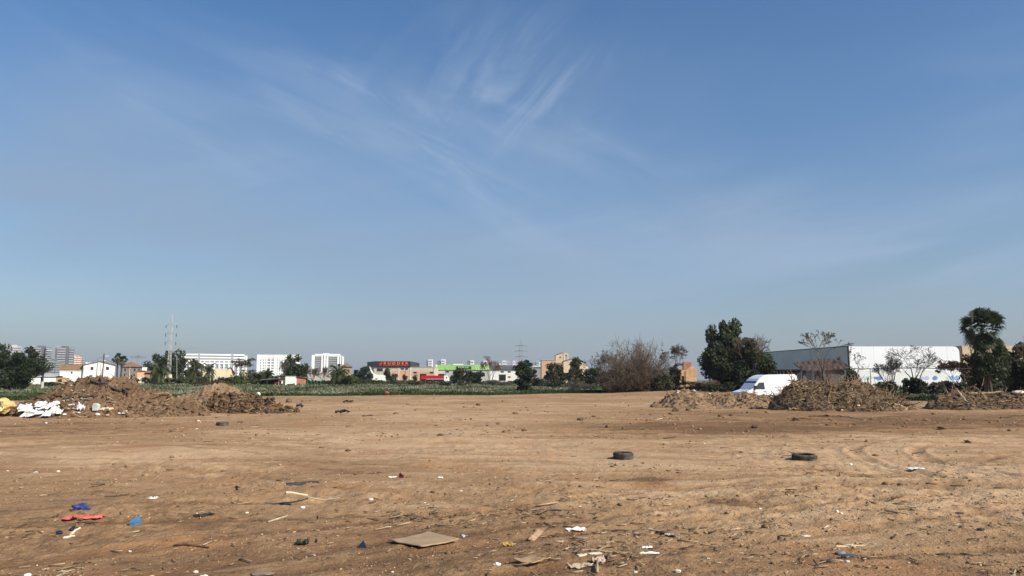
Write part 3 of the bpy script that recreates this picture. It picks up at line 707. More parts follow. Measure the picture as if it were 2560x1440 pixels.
b.rect('salmon_panel', sal, 980, 1024, 926.5, 951, -.05, .049); b.rect('salmon_panel', sal, 1030, 1084, 928.5, 951, -.0, .049)
for a in (995.5, 1024.6, 1084.8): b.rect('pillar', M('pale pillars', (.66, .6, .52)), a, a + 2.4, 918.6, 951, -.14, .139)
b.window(942, 956.5, 921, 928); b.window(1002.5, 1009, 920.8, 924); b.window(1013.5, 1019.5, 920.8, 924)
b.window(1033.5, 1041.5, 929.5, 933.5, y=.0); b.window(1074.5, 1083, 929.5, 933.5, y=.0)
b.rect('garage_door', darkin, 1050, 1066, 934.5, 951, -.08, .07)
b.rect('coping', bei, 1026.6, 1089, 917.6, 918.5, -.1, 26)
b = B('tent_wall', 'bright white ruined wall with a stepped sloping top below the red lettered signboard', 'wall', 927, 964, 284)
MB().prism([(b.x(926), 0), (b.x(964), 0), (b.x(964), b.z(937.3)), (b.x(943), b.z(937)), (b.x(934), b.z(933)), (b.x(924.5), b.z(916.5)), (b.x(923), b.z(916)), (b.x(925), b.z(925)), (b.x(931), b.z(936)), (b.x(929), b.z(945))], 0, .5).build('wall', whitew, b.o)
MB().box(b.x(938), b.x(944), -.03, .04, 0, b.z(945)).build('stain', M('green stain', (.30, .31, .22), .9, .3), b.o)
b = B('white_hut', 'small white cabin wall beside the tree in front of the signboard warehouse', 'hut', 983, 992, 280); b.wall(whitew, 983.5, 992, 944, 2); b.rect('roof', white, 983, 992.5, 943.2, 944, -.1, 2.3)

b = B('green_warehouse', 'grey warehouse with a bright green fascia and a black sign', 'warehouse', 1090, 1226, 312)
gr = M('lime green fascia', (.30, .52, .17), .7, .06, .3)
b.wall(M('grey panels', (.44, .44, .41), .9, .08, .4), 1090, 1226, 925.2, 30)
fa = MB().box(b.x(1091.5), b.x(1226), -.4, 30, b.z(925), b.z(911.8)).build('fascia', gr, b.o)
b.rect('corner_pillar', white, 1088.8, 1091.4, 911.4, 952, -.5, 6)
b.rect('roof_hut', white, 1131, 1155, 909.5, 911.7, 3, 6)
sg = MB().box(b.x(1141), b.x(1178), -.55, -.41, b.z(922.9), b.z(915.8)).build('sign', M('black sign', (.02, .03, .02), .5), fa)
text('lettering', 'FEMAK', 1.05, b.x(1173) - b.x(1145), M('pale green letters', (.45, .62, .35)), sg, ((b.x(1145) + b.x(1173)) / 2, -.59, b.z(919)), .03, .02)
pg_ = M('pale green stripe', (.55, .72, .35), .7)
for k in range(6):
    a = 1186 + k * 6
    MB().prism([(b.x(a + 4), b.z(924.9)), (b.x(a + 6.4), b.z(924.9)), (b.x(a + 2.4), b.z(912)), (b.x(a), b.z(912))], -.45, -.405).build('stripe', pg_, fa)
b.rect('shutter', M('grey shutter', (.5, .5, .49), .6), 1094, 1113, 927, 934.5, -.08, .07); b.rect('opening', darkin, 1095, 1111, 934.6, 952, -.08, .07)
b.window(1115, 1122, 927.5, 931); b.window(1133, 1138, 927.8, 931); b.window(1158, 1168, 927.8, 931)

b = B('white_workshop', 'white workshop with a dark roof and a dark doorway left of the small dark tree', 'workshop', 1226, 1292, 282)
b.wall(whitew, 1226, 1292, 924.3, 14)
MB().prism_x([(-.5, b.z(924)), (7, b.z(913.5)), (14.5, b.z(924)), (14.5, b.z(924) + .2), (7, b.z(913.5) + .2), (-.5, b.z(924) + .2)], b.x(1224), b.x(1294)).build('roof', M('dark sheet roof', (.10, .10, .105), .7, .2, .4), b.o)
b.rect('skylight', M('pale skylight', (.4, .42, .44), .5), 1262, 1288, 915.3, 917.8, 4.6, .3)
b.rect('door', darkin, 1247.5, 1264.5, 937, 952, -.06, .05); b.rect('door_head', greysteel, 1246.5, 1265.5, 935.6, 937, -.08, .07)
b.window(1252.5, 1259, 928, 931); b.window(1270, 1276.5, 928, 931); b.window(1271, 1276, 941, 944)
b = B('flat_block', 'low pale flat roofed block between the green fascia and the white workshop', 'house', 1226, 1256, 330); b.wall(cream, 1226, 1246, 912.4, 6); b.rect('roof_vent', white, 1246.5, 1252, 909, 914, 2, 3)
b = B('grey_block', 'low grey sheds showing right of the small dark tree', 'shed', 1334, 1352, 285); b.wall(M('grey shed wall', (.3, .29, .28)), 1334, 1354, 918, 8); b.rect('roof', M('pale shed roof', (.55, .55, .54)), 1332, 1355, 914, 917.8, -.4, 8)

# peach farm chapel with a bell gable
b = B('bell_gable_house', 'peach farm building with a bell gable and a tall chimney block', 'house', 1353, 1466, 240)
pe = M('peach render', (.62, .48, .335), .9, .12, .5)
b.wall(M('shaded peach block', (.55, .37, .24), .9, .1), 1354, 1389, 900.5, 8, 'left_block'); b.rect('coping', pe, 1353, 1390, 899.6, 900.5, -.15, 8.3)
MB().prism([(b.x(1390), 0), (b.x(1407.5), 0), (b.x(1407.5), b.z(882)), (b.x(1392), b.z(887)), (b.x(1390), b.z(888))], .6, 6).build('tower_block', pe, b.o)
MB().prism([(b.x(1389), b.z(888.3)), (b.x(1392), b.z(886.6)), (b.x(1408), b.z(881.4)), (b.x(1408), b.z(880.6)), (b.x(1392), b.z(885.8)), (b.x(1389), b.z(887.4))], .4, 6.2).build('tower_roof', tile, b.o)
MB().prism([(b.x(1409), 0), (b.x(1466), 0), (b.x(1466), b.z(907)), (b.x(1439), b.z(894)), (b.x(1409), b.z(903))], 0, 12).build('wall', pe, b.o)
MB().prism([(b.x(1408), b.z(903.6)), (b.x(1439), b.z(894) + .02), (b.x(1468), b.z(908)), (b.x(1468), b.z(907)), (b.x(1439), b.z(892.8)), (b.x(1408), b.z(902.4))], -.3, 12.3).build('roof', tile, b.o)
bg_ = [(b.x(1411.5), b.z(900)), (b.x(1414.6), b.z(900)), (b.x(1414.6), b.z(887)), (b.x(1416), b.z(885.6)), (b.x(1418.6), b.z(885.6)), (b.x(1420), b.z(887)), (b.x(1420), b.z(900)), (b.x(1423), b.z(900)), (b.x(1423), b.z(885)), (b.x(1420), b.z(882)), (b.x(1415), b.z(882)), (b.x(1411.5), b.z(885))]
bgo = MB().prism(bg_, 2, 2.6).build('bell_gable', pe, b.o)
MB().lathe([(.02, .5), (.2, .45), (.28, .1), (.42, -.15)], 12, 'z', (b.x(1417.3), 2.3, b.z(889))).build('bell', M('bronze bell', (.16, .13, .06), .5, metal=.6), bgo)
b.rect('porch', whitew, 1466.2, 1470, 915, 925, .5, 4)
b.window(1400, 1402.5, 891.5, 894.5, y=.6); b.window(1425, 1428, 907, 911)
MB().box(b.x(1391), b.x(1408.8), -.6, .55, 0, b.z(907)).build('dark_bay', M('brown render', (.23, .15, .10), .9), b.o)

# skyline far away
def sky_tower(label, blocks, d, group=None):
    b = B('skyline_tower', label, 'tower', min(k[0] for k in blocks), max(k[1] for k in blocks), d, group)
    for j, (a, c, t, m_) in enumerate(blocks):
        w = MB().box(b.x(a), b.x(c), 2. * j, 22 + j, 0, b.z(t)).build('block', m_, b.o)
        z = b.z(t) - 7
        for q in range(6):
            MB().box(b.x(a) + 1.2, b.x(c) - 1.2, 2. * j - .25, 2. * j - .02, z - q * 7, z - q * 7 + 2.6).build('window_band', sk_d if m_ is not sk_d else sk_m, w)
sk_d = M('far dark glass', (.10, .11, .125), .6); sk_m = M('far grey facade', (.28, .29, .31), .7); sk_w = M('far white facade', (.74, .74, .74), .8); sk_p = M('far pink facade', (.58, .38, .34), .8); sk_t = M('far teal facade', (.34, .45, .50), .7)
sky_tower('far twin tower of dark glass in a white frame above the salmon warehouse', [(1069.5, 1080, 898.5, sk_w), (1063, 1068.5, 901, sk_m), (1071, 1078.4, 900, sk_d)], 2100)
sky_tower('far white crowned tower with a slanted dark neighbour behind the green fascia', [(1102, 1112, 898, sk_w), (1093, 1100, 902, sk_d), (1104, 1109, 900, sk_m)], 2150)
sky_tower('far half grey half white tower behind the right part of the green fascia', [(1175, 1184, 900.5, sk_w), (1168, 1175, 902, sk_d)], 2000)
sky_tower('far pale tower half hidden by a leafless tree right of the green fascia', [(1209, 1219, 901.5, sk_w), (1205, 1209, 904, sk_m)], 2000)
sky_tower('far pair of pink and white towers above the white workshop', [(1256, 1266, 901.5, sk_w), (1260, 1264, 903, sk_p), (1268, 1274.5, 902.5, sk_p)], 2000)
sky_tower('far white tower pair just left of the distant pylon', [(1282, 1288, 902, sk_w), (1289, 1298, 903, sk_p), (1283, 1286, 904, sk_m)], 2050)
sky_tower('far teal glass tower left of the peach farm building', [(1341, 1348, 902.5, sk_t), (1334, 1341, 905, sk_m), (1348, 1354, 905, sk_w)], 2050)
b = B('skyline_block', 'far low pale block right behind the dark signboard', 'apartments', 1026, 1042, 900); b.wall(sk_w, 1026, 1042, 912, 10); b.rect('roof_unit', sk_m, 1029, 1033, 910.8, 912, 2, 4)

# right side: brick hut, warehouse, ruin, beige hall
b = B('brick_hut', 'roofless sunlit orange brick hut with a chimney left of the dark pine', 'hut', 1696, 1742, 128)
MB().prism([(b.x(1714), 0), (b.x(1742), 0), (b.x(1742), b.z(923)), (b.x(1731), b.z(914)), (b.x(1714), b.z(926))], 0, .4).build('gable_wall', sandbrick, b.o)
MB().prism([(b.x(1696), 0), (b.x(1713.8), 0), (b.x(1713.8), b.z(924)), (b.x(1706), b.z(926)), (b.x(1696), b.z(935))], .1, .5).build('wall', sandbrick, b.o)
MB().box(b.x(1712), b.x(1732), .8, 1.6, 0, b.z(905)).box(b.x(1713), b.x(1717), .8, 1.2, b.z(905), b.z(903.5)).build('chimney_breast', brick, b.o)
MB().prism_x([(.6, b.z(914)), (2.4, b.z(908)), (4.2, b.z(914)), (4.2, b.z(913)), (2.4, b.z(907)), (.6, b.z(913))], b.x(1698), b.x(1711.5)).build('roof', tilered, b.o)
b.rect('back_wall', brick, 1697, 1741, 922, 960, 4, .3)
b.rect('doorway', darkin, 1705, 1711, 940, 962, .05, .1)

b = B('white_warehouse', 'big warehouse with a bright white front and a long grey side wall', 'warehouse', 2127, 2403, 130)
wf = M('white front cladding', (.82, .83, .83), .5, .03, .2)
xl, xr, H = b.x(2126), b.x(2403), b.z(866)
pts = [(xl, 0), (xr, 0), (xr, H - .9), (xr - .12, H - .45), (xr - .45, H - .12), (xr - .9, H), (xl, H)]
MB().prism(pts, 0, .35).build('front_wall', wf, b.o)
s0 = (xl, .36); s1 = (Xp(1905, 162) - b.xc, 32.)
gs = M('grey side cladding', (.78, .70, .60), .7, .06, .25, spec=.1)
V = [(*s0, 0), (*s1, 0), (*s1, H), (*s0, H), (s0[0] + .3, s0[1], 0), (s1[0] + .3, s1[1], 0), (s1[0] + .3, s1[1], H), (s0[0] + .3, s0[1], H)]
MB().add(V, [(0, 3, 2, 1), (4, 5, 6, 7), (0, 4, 7, 3), (1, 2, 6, 5), (3, 7, 6, 2), (0, 1, 5, 4)]).build('side_wall', gs, b.o)
for k in (3,):
    t = k / 8; q = (s0[0] + (s1[0] - s0[0]) * t, s0[1] + (s1[1] - s0[1]) * t)
    MB().box(q[0] - .05, q[0] + .01, q[1] - .03, q[1] + .03, 0, H - .05).build('seam', greysteel, b.o)
MB().add([(xl + .3, .4, H - .3), (xr - .3, .4, H - .3), (xr - .3, 32, H - .3), (s1[0] + .3, 32, H - .3)], [(0, 1, 2, 3)]).build('roof', greysteel, b.o)
MB().box(xr - .3, xr, .36, 32, 0, H - 1).build('right_wall', wf, b.o)
MB().add([(s0[0] - .08, s0[1] + .05, H + .02), (s1[0] - .08, s1[1], H + .02), (s1[0] + .35, s1[1], H + .02), (s0[0] + .35, s0[1] + .05, H + .02), (s0[0] - .08, s0[1] + .05, H + .14), (s1[0] - .08, s1[1], H + .14), (s1[0] + .35, s1[1], H + .14), (s0[0] + .35, s0[1] + .05, H + .14)],
         [(0, 1, 2, 3), (7, 6, 5, 4), (0, 4, 5, 1), (2, 6, 7, 3), (1, 5, 6, 2), (3, 7, 4, 0)]).build('gutter', M('dark gutter', (.06, .06, .065), .6), b.o)
MB().box(xl - .14, xl - .005, -.12, .3, 0, H + .05).build('corner_trim', M('dark corner trim', (.05, .05, .055), .6), b.o)
# sprayed blue and turquoise lettering shapes along the foot of the front
gc_ = [M('blue spray paint', (.16, .22, .48), .7, .3, 3), M('turquoise spray paint', (.45, .62, .64), .7, .3, 3), M('lilac spray paint', (.46, .45, .66), .7, .2, 3), M('sky blue spray paint', (.26, .42, .66), .7, .3, 3)]
gr_ = random.Random(5)
for a, c, k in ((2158, 2170, 1), (2172, 2182, 1), (2180, 2208, 0), (2300, 2325, 2), (2330, 2345, 0), (2362, 2386, 1), (2384, 2402, 3), (2372, 2392, 3)):
    n = 12; x0, x1 = b.x(a), b.x(c); zc = (b.z(950) + b.z(940)) / 2; rz_ = (b.z(942) - b.z(955)) / 2
    MB().prism([((x0 + x1) / 2 + (x1 - x0) / 2 * math.cos(2 * PI * i / n) * gr_.uniform(.6, 1.05), zc + rz_ * math.sin(2 * PI * i / n) * gr_.uniform(.5, 1.1)) for i in range(n)], -.016 - .004 * k - gr_.uniform(0, .003), -.003).build('graffiti', gc_[k], b.o)
MB().box(b.x(2138), b.x(2366), -.02, -.002, 0, b.z(926)).build('plinth', M('stained lower wall', (.74, .74, .72), .8, .08, .5), b.o).location.y = .012

for k in range(1, 9): MB().box(b.x(2127 + 30.6 * k) - .02, b.x(2127 + 30.6 * k) + .02, -.006, -.001, b.z(926) if k < 8 else 0, H - .02).build('panel_joint', M('grey joint', (.55, .56, .56), .7), b.o)
b = B('ruined_house', 'ruined brick house with a sagging red brown tile roof and gaping window holes', 'ruin', 2008, 2128, 100)
rw = M('grey brown ruin wall', (.155, .13, .118), .95, .3, 1.2)
for a, c in ((2008, 2016), (2040.5, 2046), (2069, 2112)): b.rect('wall', rw, a, c, 925, 962, 0, .4)
b.rect('lintel', rw, 2008, 2112, 922.5, 924.8, -.02, .44)
b.rect('sill_wall', rw, 2016.2, 2040.3, 951, 962, .02, .35); b.rect('sill_wall', rw, 2046.2, 2068.8, 945, 962, .02, .35)
b.rect('bright_panel', M('white board', (.72, .72, .70), .8), 2015, 2041, 929, 951, 1.2, .1); b.rect('bright_panel', M('white board two', (.66, .66, .66), .8), 2045, 2069, 926, 945, 1.2, .1)
V = []; n = 30; m_ = 8
for j in range(m_):
    for i in range(n):
        t = i / (n - 1); s = j / (m_ - 1)
        top = 901 - 6 * math.sin(t * PI) + 4 * (1 - t); zt = b.z(925) + (b.z(top) - b.z(925)) * s + .10 * math.sin(i * 2.3 + j) - .12 * math.sin(t * PI * 2)
        V.append((b.x(2004 + 125 * t), -.5 + 3.4 * s + .08 * math.sin(i * 1.9), zt))
rf = MB().add(V, [(j * n + i, j * n + i + 1, (j + 1) * n + i + 1, (j + 1) * n + i) for j in range(m_ - 1) for i in range(n - 1)]).build('roof', tilered, b.o)
rf.modifiers.new('thick', 'SOLIDIFY').thickness = .12
b = B('dark_shed', 'long dark flat roofed shed at the foot of the grey warehouse side', 'shed', 1935, 2004, 118)
b.wall(M('dark shed wall', (.05, .05, .052), .9, .3), 1937, 2004, 926, 4); b.rect('roof', M('black roof sheet', (.03, .03, .03), .8), 1934, 2006, 923.2, 925.8, -.5, 5)
for p in (1942, 1950, 1958): b.rect('slat', greysteel, p, p + 3, 927, 945, -.05, .04)

b = B('beige_hall', 'beige clad hall with a rusty lower wall behind the tall fan palm', 'hall', 2404, 2640, 140)
b.wall(M('beige cladding', (.52, .40, .27), .8, .08, .4), 2411, 2640, 864, 20)
b.rect('dark_corner', M('dark brown corner', (.12, .085, .065), .8), 2404, 2410.8, 868, 960, .1, 12)
b.rect('lower_wall', M('rusty orange lower wall', (.36, .16, .06), .9, .3, .6), 2411, 2640, 914, 946, -.06, .055); b.rect('base_wall', whitew, 2411, 2560, 946.3, 953, -.08, .075)
b.rect('upper_trim', M('brown trim', (.2, .12, .07)), 2411, 2640, 912, 913.8, -.09, .085)
for k in range(5):
    p = 2478 + k * 7; b.rect('louvre', M('grey louvre', (.34, .3, .27)), 2477, 2493, 915 + 6 * k, 918 + 6 * k, -.12, .05)
# ------------------------------------------------------------------ poles, pylons, cables
def lattice(mb, w0, w1, z0, z1, n, r):
    for sx_ in (-1, 1):
        for sy in (-1, 1): mb.tube([(sx_ * w0, sy * w0, z0), (sx_ * w1, sy * w1, z1)], r, 4)
    for k in range(n):
        a = z0 + (z1 - z0) * k / n; c = z0 + (z1 - z0) * (k + 1) / n
        wa = w0 + (w1 - w0) * k / n; wc = w0 + (w1 - w0) * (k + 1) / n
        f = 1 if k % 2 else -1
        for s in (-1, 1):
            mb.tube([(-f * wa, s * wa, a), (f * wc, s * wc, c)], r * .75, 4); mb.tube([(s * wa, -f * wa, a), (s * wc, f * wc, c)], r * .75, 4)
    return mb
def pylon(label, pxc, top, d, w0, arms, legs, armw, mat, base=None, r=.07):
    x = Xp(pxc, d, 915); z0 = tz(x, d); H = Zp(top, d) - z0
    o = empty('pylon', (x, d, z0), 0, label, 'pylon')
    zb = 0
    if base:
        zb = Zp(base, d) - z0
        MB().add([(-1, -1, 0), (1, -1, 0), (1, 1, 0), (-1, 1, 0), (-.62, -.62, zb), (.62, -.62, zb), (.62, .62, zb), (-.62, .62, zb)], [(0, 3, 2, 1), (4, 5, 6, 7), (0, 1, 5, 4), (1, 2, 6, 5), (2, 3, 7, 6), (3, 0, 4, 7)]).build('plinth', M('cream concrete plinth', (.66, .58, .46)), o)
    za = Zp(arms[0], d) - z0
    lattice(MB(), w0, w0 * .45, zb, za, legs, r).build('mast', mat, o)
    lattice(MB(), w0 * .45, .05, za, H, 4, r * .8).build('peak', mat, o)
    for q in arms:
        z = Zp(q, d) - z0
        a = MB().tube([(-armw, 0, z - .15), (0, 0, z + .5), (armw, 0, z - .15)], r * 1.1, 4).tube([(-armw, 0, z - .15), (armw, 0, z - .15)], r * 1.3, 4).build('crossarm', mat, o)
        for s in (-1, 1):
            MB().tube([(s * armw, 0, z - .15), (s * armw, 0, z - 1.1)], .09, 5).build('insulator', black, a)
    return o
pylon('grey lattice power pylon on a cream plinth between the palm and the dark pines', 423, 787, 222, .42, (811, 832.5, 853.5), 15, 1.6, M('pale grey lattice steel', (.42, .43, .43), .6, .1), 936, r=.055)
pylon('faint distant pylon with three crossarms above the small dark tree', 1302.5, 846, 720, 2.2, (864, 877, 891), 10, 6.2, greysteel, r=.20)
pylon('small distant pylon behind the grey brown house', 345, 886, 640, 1.9, (890, 894), 8, 6.5, greysteel, r=.17)

def pole(label, pxc, top, d, r, lamps=(), mat=None, lean=0, base=None):
    x = Xp(pxc, d); z0 = tz(x, d); H = Zp(top, d) - z0
    o = empty('utility_pole', (x, d, z0), 0, label, 'pole')
    MB().tube([(0, 0, 0), (lean / 2, 0, H / 2), (lean, 0, H)], [r * 1.25, r, r * .8], 7).build('post', mat or M('dark wooden pole', (.045, .04, .04), .9), o)
    for q, ln in lamps:
        z = Zp(q, d) - z0
        a = MB().tube([(lean * z / H, 0, z - .25), (lean * z / H + ln * .5, -.1, z)], .035, 5).build('lamp_arm', steel, o)
        MB().box(min(ln * .4, ln), max(ln * .4, ln), -.22, .02, z - .05, z + .12).build('lamp_head', white, a)
    if base: MB().tube([(0, 0, 0), (0, 0, Zp(base, d) - z0)], r * 1.7, 8).build('concrete_foot', M('pale concrete foot', (.5, .48, .44)), o)
    return o
pole('tall dark utility pole with two lamps beside the big dark tree', 107, 869, 150, .16, ((876, 1.4), (890, .55)), base=954)
pole('dark utility pole with a lamp in front of the farmhouse gable', 256, 884, 192, .14, ((890.5, 1.2), (902, .5)))
pole('thin grey pole in front of the farmhouse gable', 241, 899, 194, .09, (), M('grey pole', (.18, .17, .16)))
pole('thin leaning pole at the joint of the farmhouse and its wing', 204, 905, 190, .06, (), M('grey pole two', (.2, .19, .18)), .5)
pole('slim leaning pole in front of the dark pines right of the lattice pylon', 443, 888, 215, .09, (), M('pale pole', (.3, .28, .25)), -.5)
pole('thin lamp post in front of the green fascia warehouse', 1113, 920, 290, .09)
pole('thin post in front of the salmon warehouse', 1013, 918, 292, .07)

def cable(label, a, b, sag, r=.02):
    (p0, q0, d0), (p1, q1, d1) = a, b
    A = Vector((Xp(p0, d0, q0), d0, Zp(q0, d0))); C = Vector((Xp(p1, d1, q1), d1, Zp(q1, d1)))
    tag(MB().tube([A.lerp(C, t / 12) - Vector((0, 0, sag * 4 * (t / 12) * (1 - t / 12))) for t in range(13)], r, 4).build('power_cable', black), label, 'cable')
cable('thin cable from the lamp pole at the farmhouse towards the left', (256, 891, 192), (107, 884, 150), 2.2, .025)
cable('thin cable from the lamp pole at the farmhouse towards the fan palm', (256, 891, 192), (330, 908, 226), 1.2, .03)
for k, (q, s) in enumerate(()):
    cable(['high cable running left from the top arm of the lattice pylon', 'high cable running right from the top arm of the lattice pylon', 'high cable running right from the middle arm of the lattice pylon'][k],
          (426 + 14 * s, q, 222), (-300 if s < 0 else 1303 + 12, q - 20 if s < 0 else (864 if k == 1 else 877), 240 if s < 0 else 720), 4 if s < 0 else 9, .018 if s < 0 else .03)
x0 = None
def fence_cable():
    d = 92; pts = []
    for i in range(20):
        p = 2128 + (2440 - 2128) * i / 19; pts.append((Xp(p, d, 921), d, Zp(921 + 1.2 * math.sin(i * .5), d)))
    tag(MB().tube(pts, .05, 5).build('power_cable', black), 'dark cable strung level across the white warehouse front', 'cable')
fence_cable()
pole('thin dark post carrying the level cable before the white warehouse', 2176.5, 920, 92.2, .04)

# ------------------------------------------------------------------ vehicles
redp = M('red truck paint', (.45, .012, .03), .4, .1, .5)
def truck():
    d = 268; xc = Xp(1085, d); z0 = tz(xc, d); o = empty('truck', (xc, d, z0), 0, 'long red lorry trailer with a white cab before the warehouses', 'truck')
    X_ = lambda p: Xp(p, d) - xc; Z_ = lambda q: Zp(q, d) - z0
    MB().box(X_(1053), X_(1109), 0, 2.5, Z_(948.5), Z_(938.8)).build('trailer', redp, o)
    MB().box(X_(1065), X_(1109), -.03, -.005, Z_(948.4), Z_(947.2)).build('side_rail', M('pale rail', (.6, .5, .5)), o)
    MB().prism([(X_(1110), .5), (X_(1121), .5), (X_(1121), Z_(947)), (X_(1118.5), Z_(942)), (X_(1117), Z_(939)), (X_(1110), Z_(939))], .1, 2.4).build('cab', white, o)
    MB().prism([(X_(1115.5), Z_(945.5)), (X_(1118.6), Z_(945.5)), (X_(1117.6), Z_(942)), (X_(1115.5), Z_(942))], .06, .11).build('cab_window', glass, o)
    for p in (1058, 1063, 1112, 1118, 1100):
        w = MB().lathe([(.2, -.14), (.48, -.14), (.5, -.1), (.5, .14)], 14, 'y', (X_(p), .2, .5)).build('wheel', black, o)
    MB().box(X_(1053), X_(1110), .3, 2.2, .75, Z_(948.6)).build('chassis', black, o)
truck()
def small_car(label, pxc, d, colr, L=4.2):
    x = Xp(pxc, d); o = empty('parked_car', (x, d, tz(x, d)), 0, label, 'car')
    h = L / 2
    MB().prism([(-h, .3), (h, .3), (h, .75), (h * .9, .85), (h * .45, .95), (h * .15, 1.42), (-h * .55, 1.42), (-h * .85, .95), (-h, .85)], -.85, .85).build('body', M(label[:20], colr, .4, .05), o)
    MB().prism([(-h * .7, .97), (h * .36, .97), (h * .12, 1.35), (-h * .52, 1.35)], -.87, -.852).build('side_window', glass, o)
    for s in (-.6, .6): MB().lathe([(.05, -.1), (.3, -.1), (.32, -.06), (.32, .1)], 14, 'y', (s * h, -.82, .32)).build('wheel', black, o)
small_car('white car parked left of the dark doorway of the white workshop', 1237, 272, (.75, .74, .73))
small_car('grey blue car half hidden by hedges right of the small dark tree', 1362, 172, (.20, .23, .30), 4.0)
small_car('pale grey car beside the grey blue car behind the weeds', 1382, 176, (.42, .43, .44), 3.6)

def van():
    d = 66; L = 5.55; th = math.radians(15)
    xf = Xp(1910, d); z0 = tz(xf, d)
    o = empty('delivery_van', (xf, d, z0), PI + th, 'tall white delivery van parked behind the low soil bank', 'van')
    h = L / 2
    prof = [(-h, .42), (h - .05, .42), (h, .62), (h - .02, 1.0), (h - .12, 1.17), (h - .85, 1.38), (h - 1.52, 2.12), (h - 1.72, 2.32), (h - 2.15, 2.56), (h - 2.6, 2.66), (-h + .25, 2.70), (-h + .05, 2.55), (-h, 2.2)]
    cx_, cz_ = 0, 1.5
    tum = lambda z: max(0, z - 1.25) * .085
    V = []
    lay = [(-1.0, .965), (-.93, 1.0), (.93, 1.0), (1.0, .965)]
    for y, k in lay:
        for x, z in prof:
            V.append((x * k, y * (1 - tum(z)), cz_ + (z - cz_) * k))
    n = len(prof); Fs = [list(range(n - 1, -1, -1)), list(range(3 * n, 4 * n))]
    for j in range(3):
        for i in range(n): Fs.append([j * n + i, j * n + (i + 1) % n, (j + 1) * n + (i + 1) % n, (j + 1) * n + i])
    vp = M('white van paint', (.80, .81, .82), .3, .02, .4, spec=.5)
    body = MB().add(V, Fs).build('body', vp, o)
    bm = bmesh.new(); bm.from_mesh(body.data); bmesh.ops.recalc_face_normals(bm, faces=bm.faces); bm.to_mesh(body.data); bm.free()
    yw = lambda z: 1 - tum(z)
    def side(name, poly, mat, off=.012, s=1, parent=None):                          # flat piece lying on the van's flank
        m_ = MB(); nn = len(poly)
        vv = [(x, s * (yw(z) + off), z) for x, z in poly] + [(x, s * (yw(z) - .03), z) for x, z in poly]
        return m_.add(vv, [list(range(nn)), list(range(2 * nn - 1, nn - 1, -1))] + [(i, (i + 1) % nn, (i + 1) % nn + nn, i + nn) for i in range(nn)]).build(name, mat, parent or o)
    for s in (1, -1):
        dr = side('front_door', [(h - 1.02, .55), (h - 1.02, 1.32), (h - 1.62, 2.04), (h - 2.25, 2.06), (h - 2.25, .55)], vp, .004, s)
        side('side_window', [(h - 1.08, 1.40), (h - 1.62, 1.98), (h - 2.12, 2.0), (h - 2.17, 1.40)], glass, .012, s, dr)
        side('handle', [(h - 2.2, 1.18), (h - 2.2, 1.24), (h - 2.05, 1.24), (h - 2.05, 1.18)], black, .03, s, dr)
        side('door_seam', [(h - 2.27, .5), (h - 2.27, 2.1), (h - 2.33, 2.1), (h - 2.33, .5)], greysteel, .008, s)
        side('door_seam', [(h - 3.55, .5), (h - 3.55, 2.3), (h - 3.60, 2.3), (h - 3.60, .5)], greysteel, .006, s)
        side('rub_strip', [(-h + .1, .80), (-h + .1, .90), (h - 1.0, .90), (h - 1.0, .80)], black, .02, s)
        side('rail_groove', [(-h + .15, 1.58), (-h + .15, 1.60), (h - 2.4, 1.60), (h - 2.4, 1.58)], greysteel, .006, s)
        MB().box(h - 1.28, h - 1.12, s * 1.02 - .12, s * 1.02 + .12, 1.38, 1.72).build('mirror', black, o)
        side('tail_light', [(-h + .0, 1.05), (-h + .0, 1.9), (-h + .10, 1.9), (-h + .10, 1.05)], M('tail light red', (.35, .02, .02), .3), .015, s)
        MB().box(h - .32, h - .06, s * .95 - (.02 if s > 0 else .0), s * .95 + .03 if s > 0 else s * .95 + .0, .98, 1.14).build('headlight', M('headlight glass', (.55, .58, .6), .1), o)
        for xw in (h - 1.0, -h + 1.15):
            w = MB().lathe([(.20, -.11), (.33, -.12), (.35, -.07), (.35, .07), (.33, .12), (.20, .11)], 22, 'y', (xw, s * .90, .35)).build('wheel', black, o)
            MB().lathe([(.01, s * .06), (.15, s * .10), (.205, s * .08)], 16, 'y', (xw, s * .90, .35)).build('rim', steel, w)
    # windscreen
    def crossplate(name, a, b_, w0, w1, mat, off):
        (xa, za), (xb, zb) = a, b_; nx, nz = (zb - za), -(xb - xa); l = math.hypot(nx, nz); nx, nz = nx / l * off, nz / l * off
        vv = [(xa + nx, -w0, za + nz), (xa + nx, w0, za + nz), (xb + nx, w1, zb + nz), (xb + nx, -w1, zb + nz)]
        vv += [(p[0] - 3 * nx, p[1], p[2] - 3 * nz) for p in vv]
        return MB().add(vv, [(0, 1, 2, 3), (7, 6, 5, 4), (0, 4, 5, 1), (1, 5, 6, 2), (2, 6, 7, 3), (3, 7, 4, 0)]).build(name, mat, o)
    crossplate('windscreen', (h - .93, 1.43), (h - 1.50, 2.08), .90, .85, M('windscreen glass', (.012, .016, .018), .45, .2, spec=.08), .015)
    MB().box(h - .03, h + .08, -.94, .94, .45, .72).build('bumper', M('grey bumper', (.12, .12, .125), .6), o)
    MB().box(h - .04, h + .025, -.55, .55, .80, .98).build('grille', black, o)
    MB().box(-h - .02, -h + .06, -.06, .9, 1.62, 2.2).build('rear_window', glass, o)
    MB().box(-h - .10, -h + .0, -.9, .9, .42, .58).build('rear_bumper', black, o)
    MB().box(-h + .12, -h + .3, -.5, .5, 2.69, 2.76).build('brake_light', M('brake light', (.3, .05, .04)), o)
van()
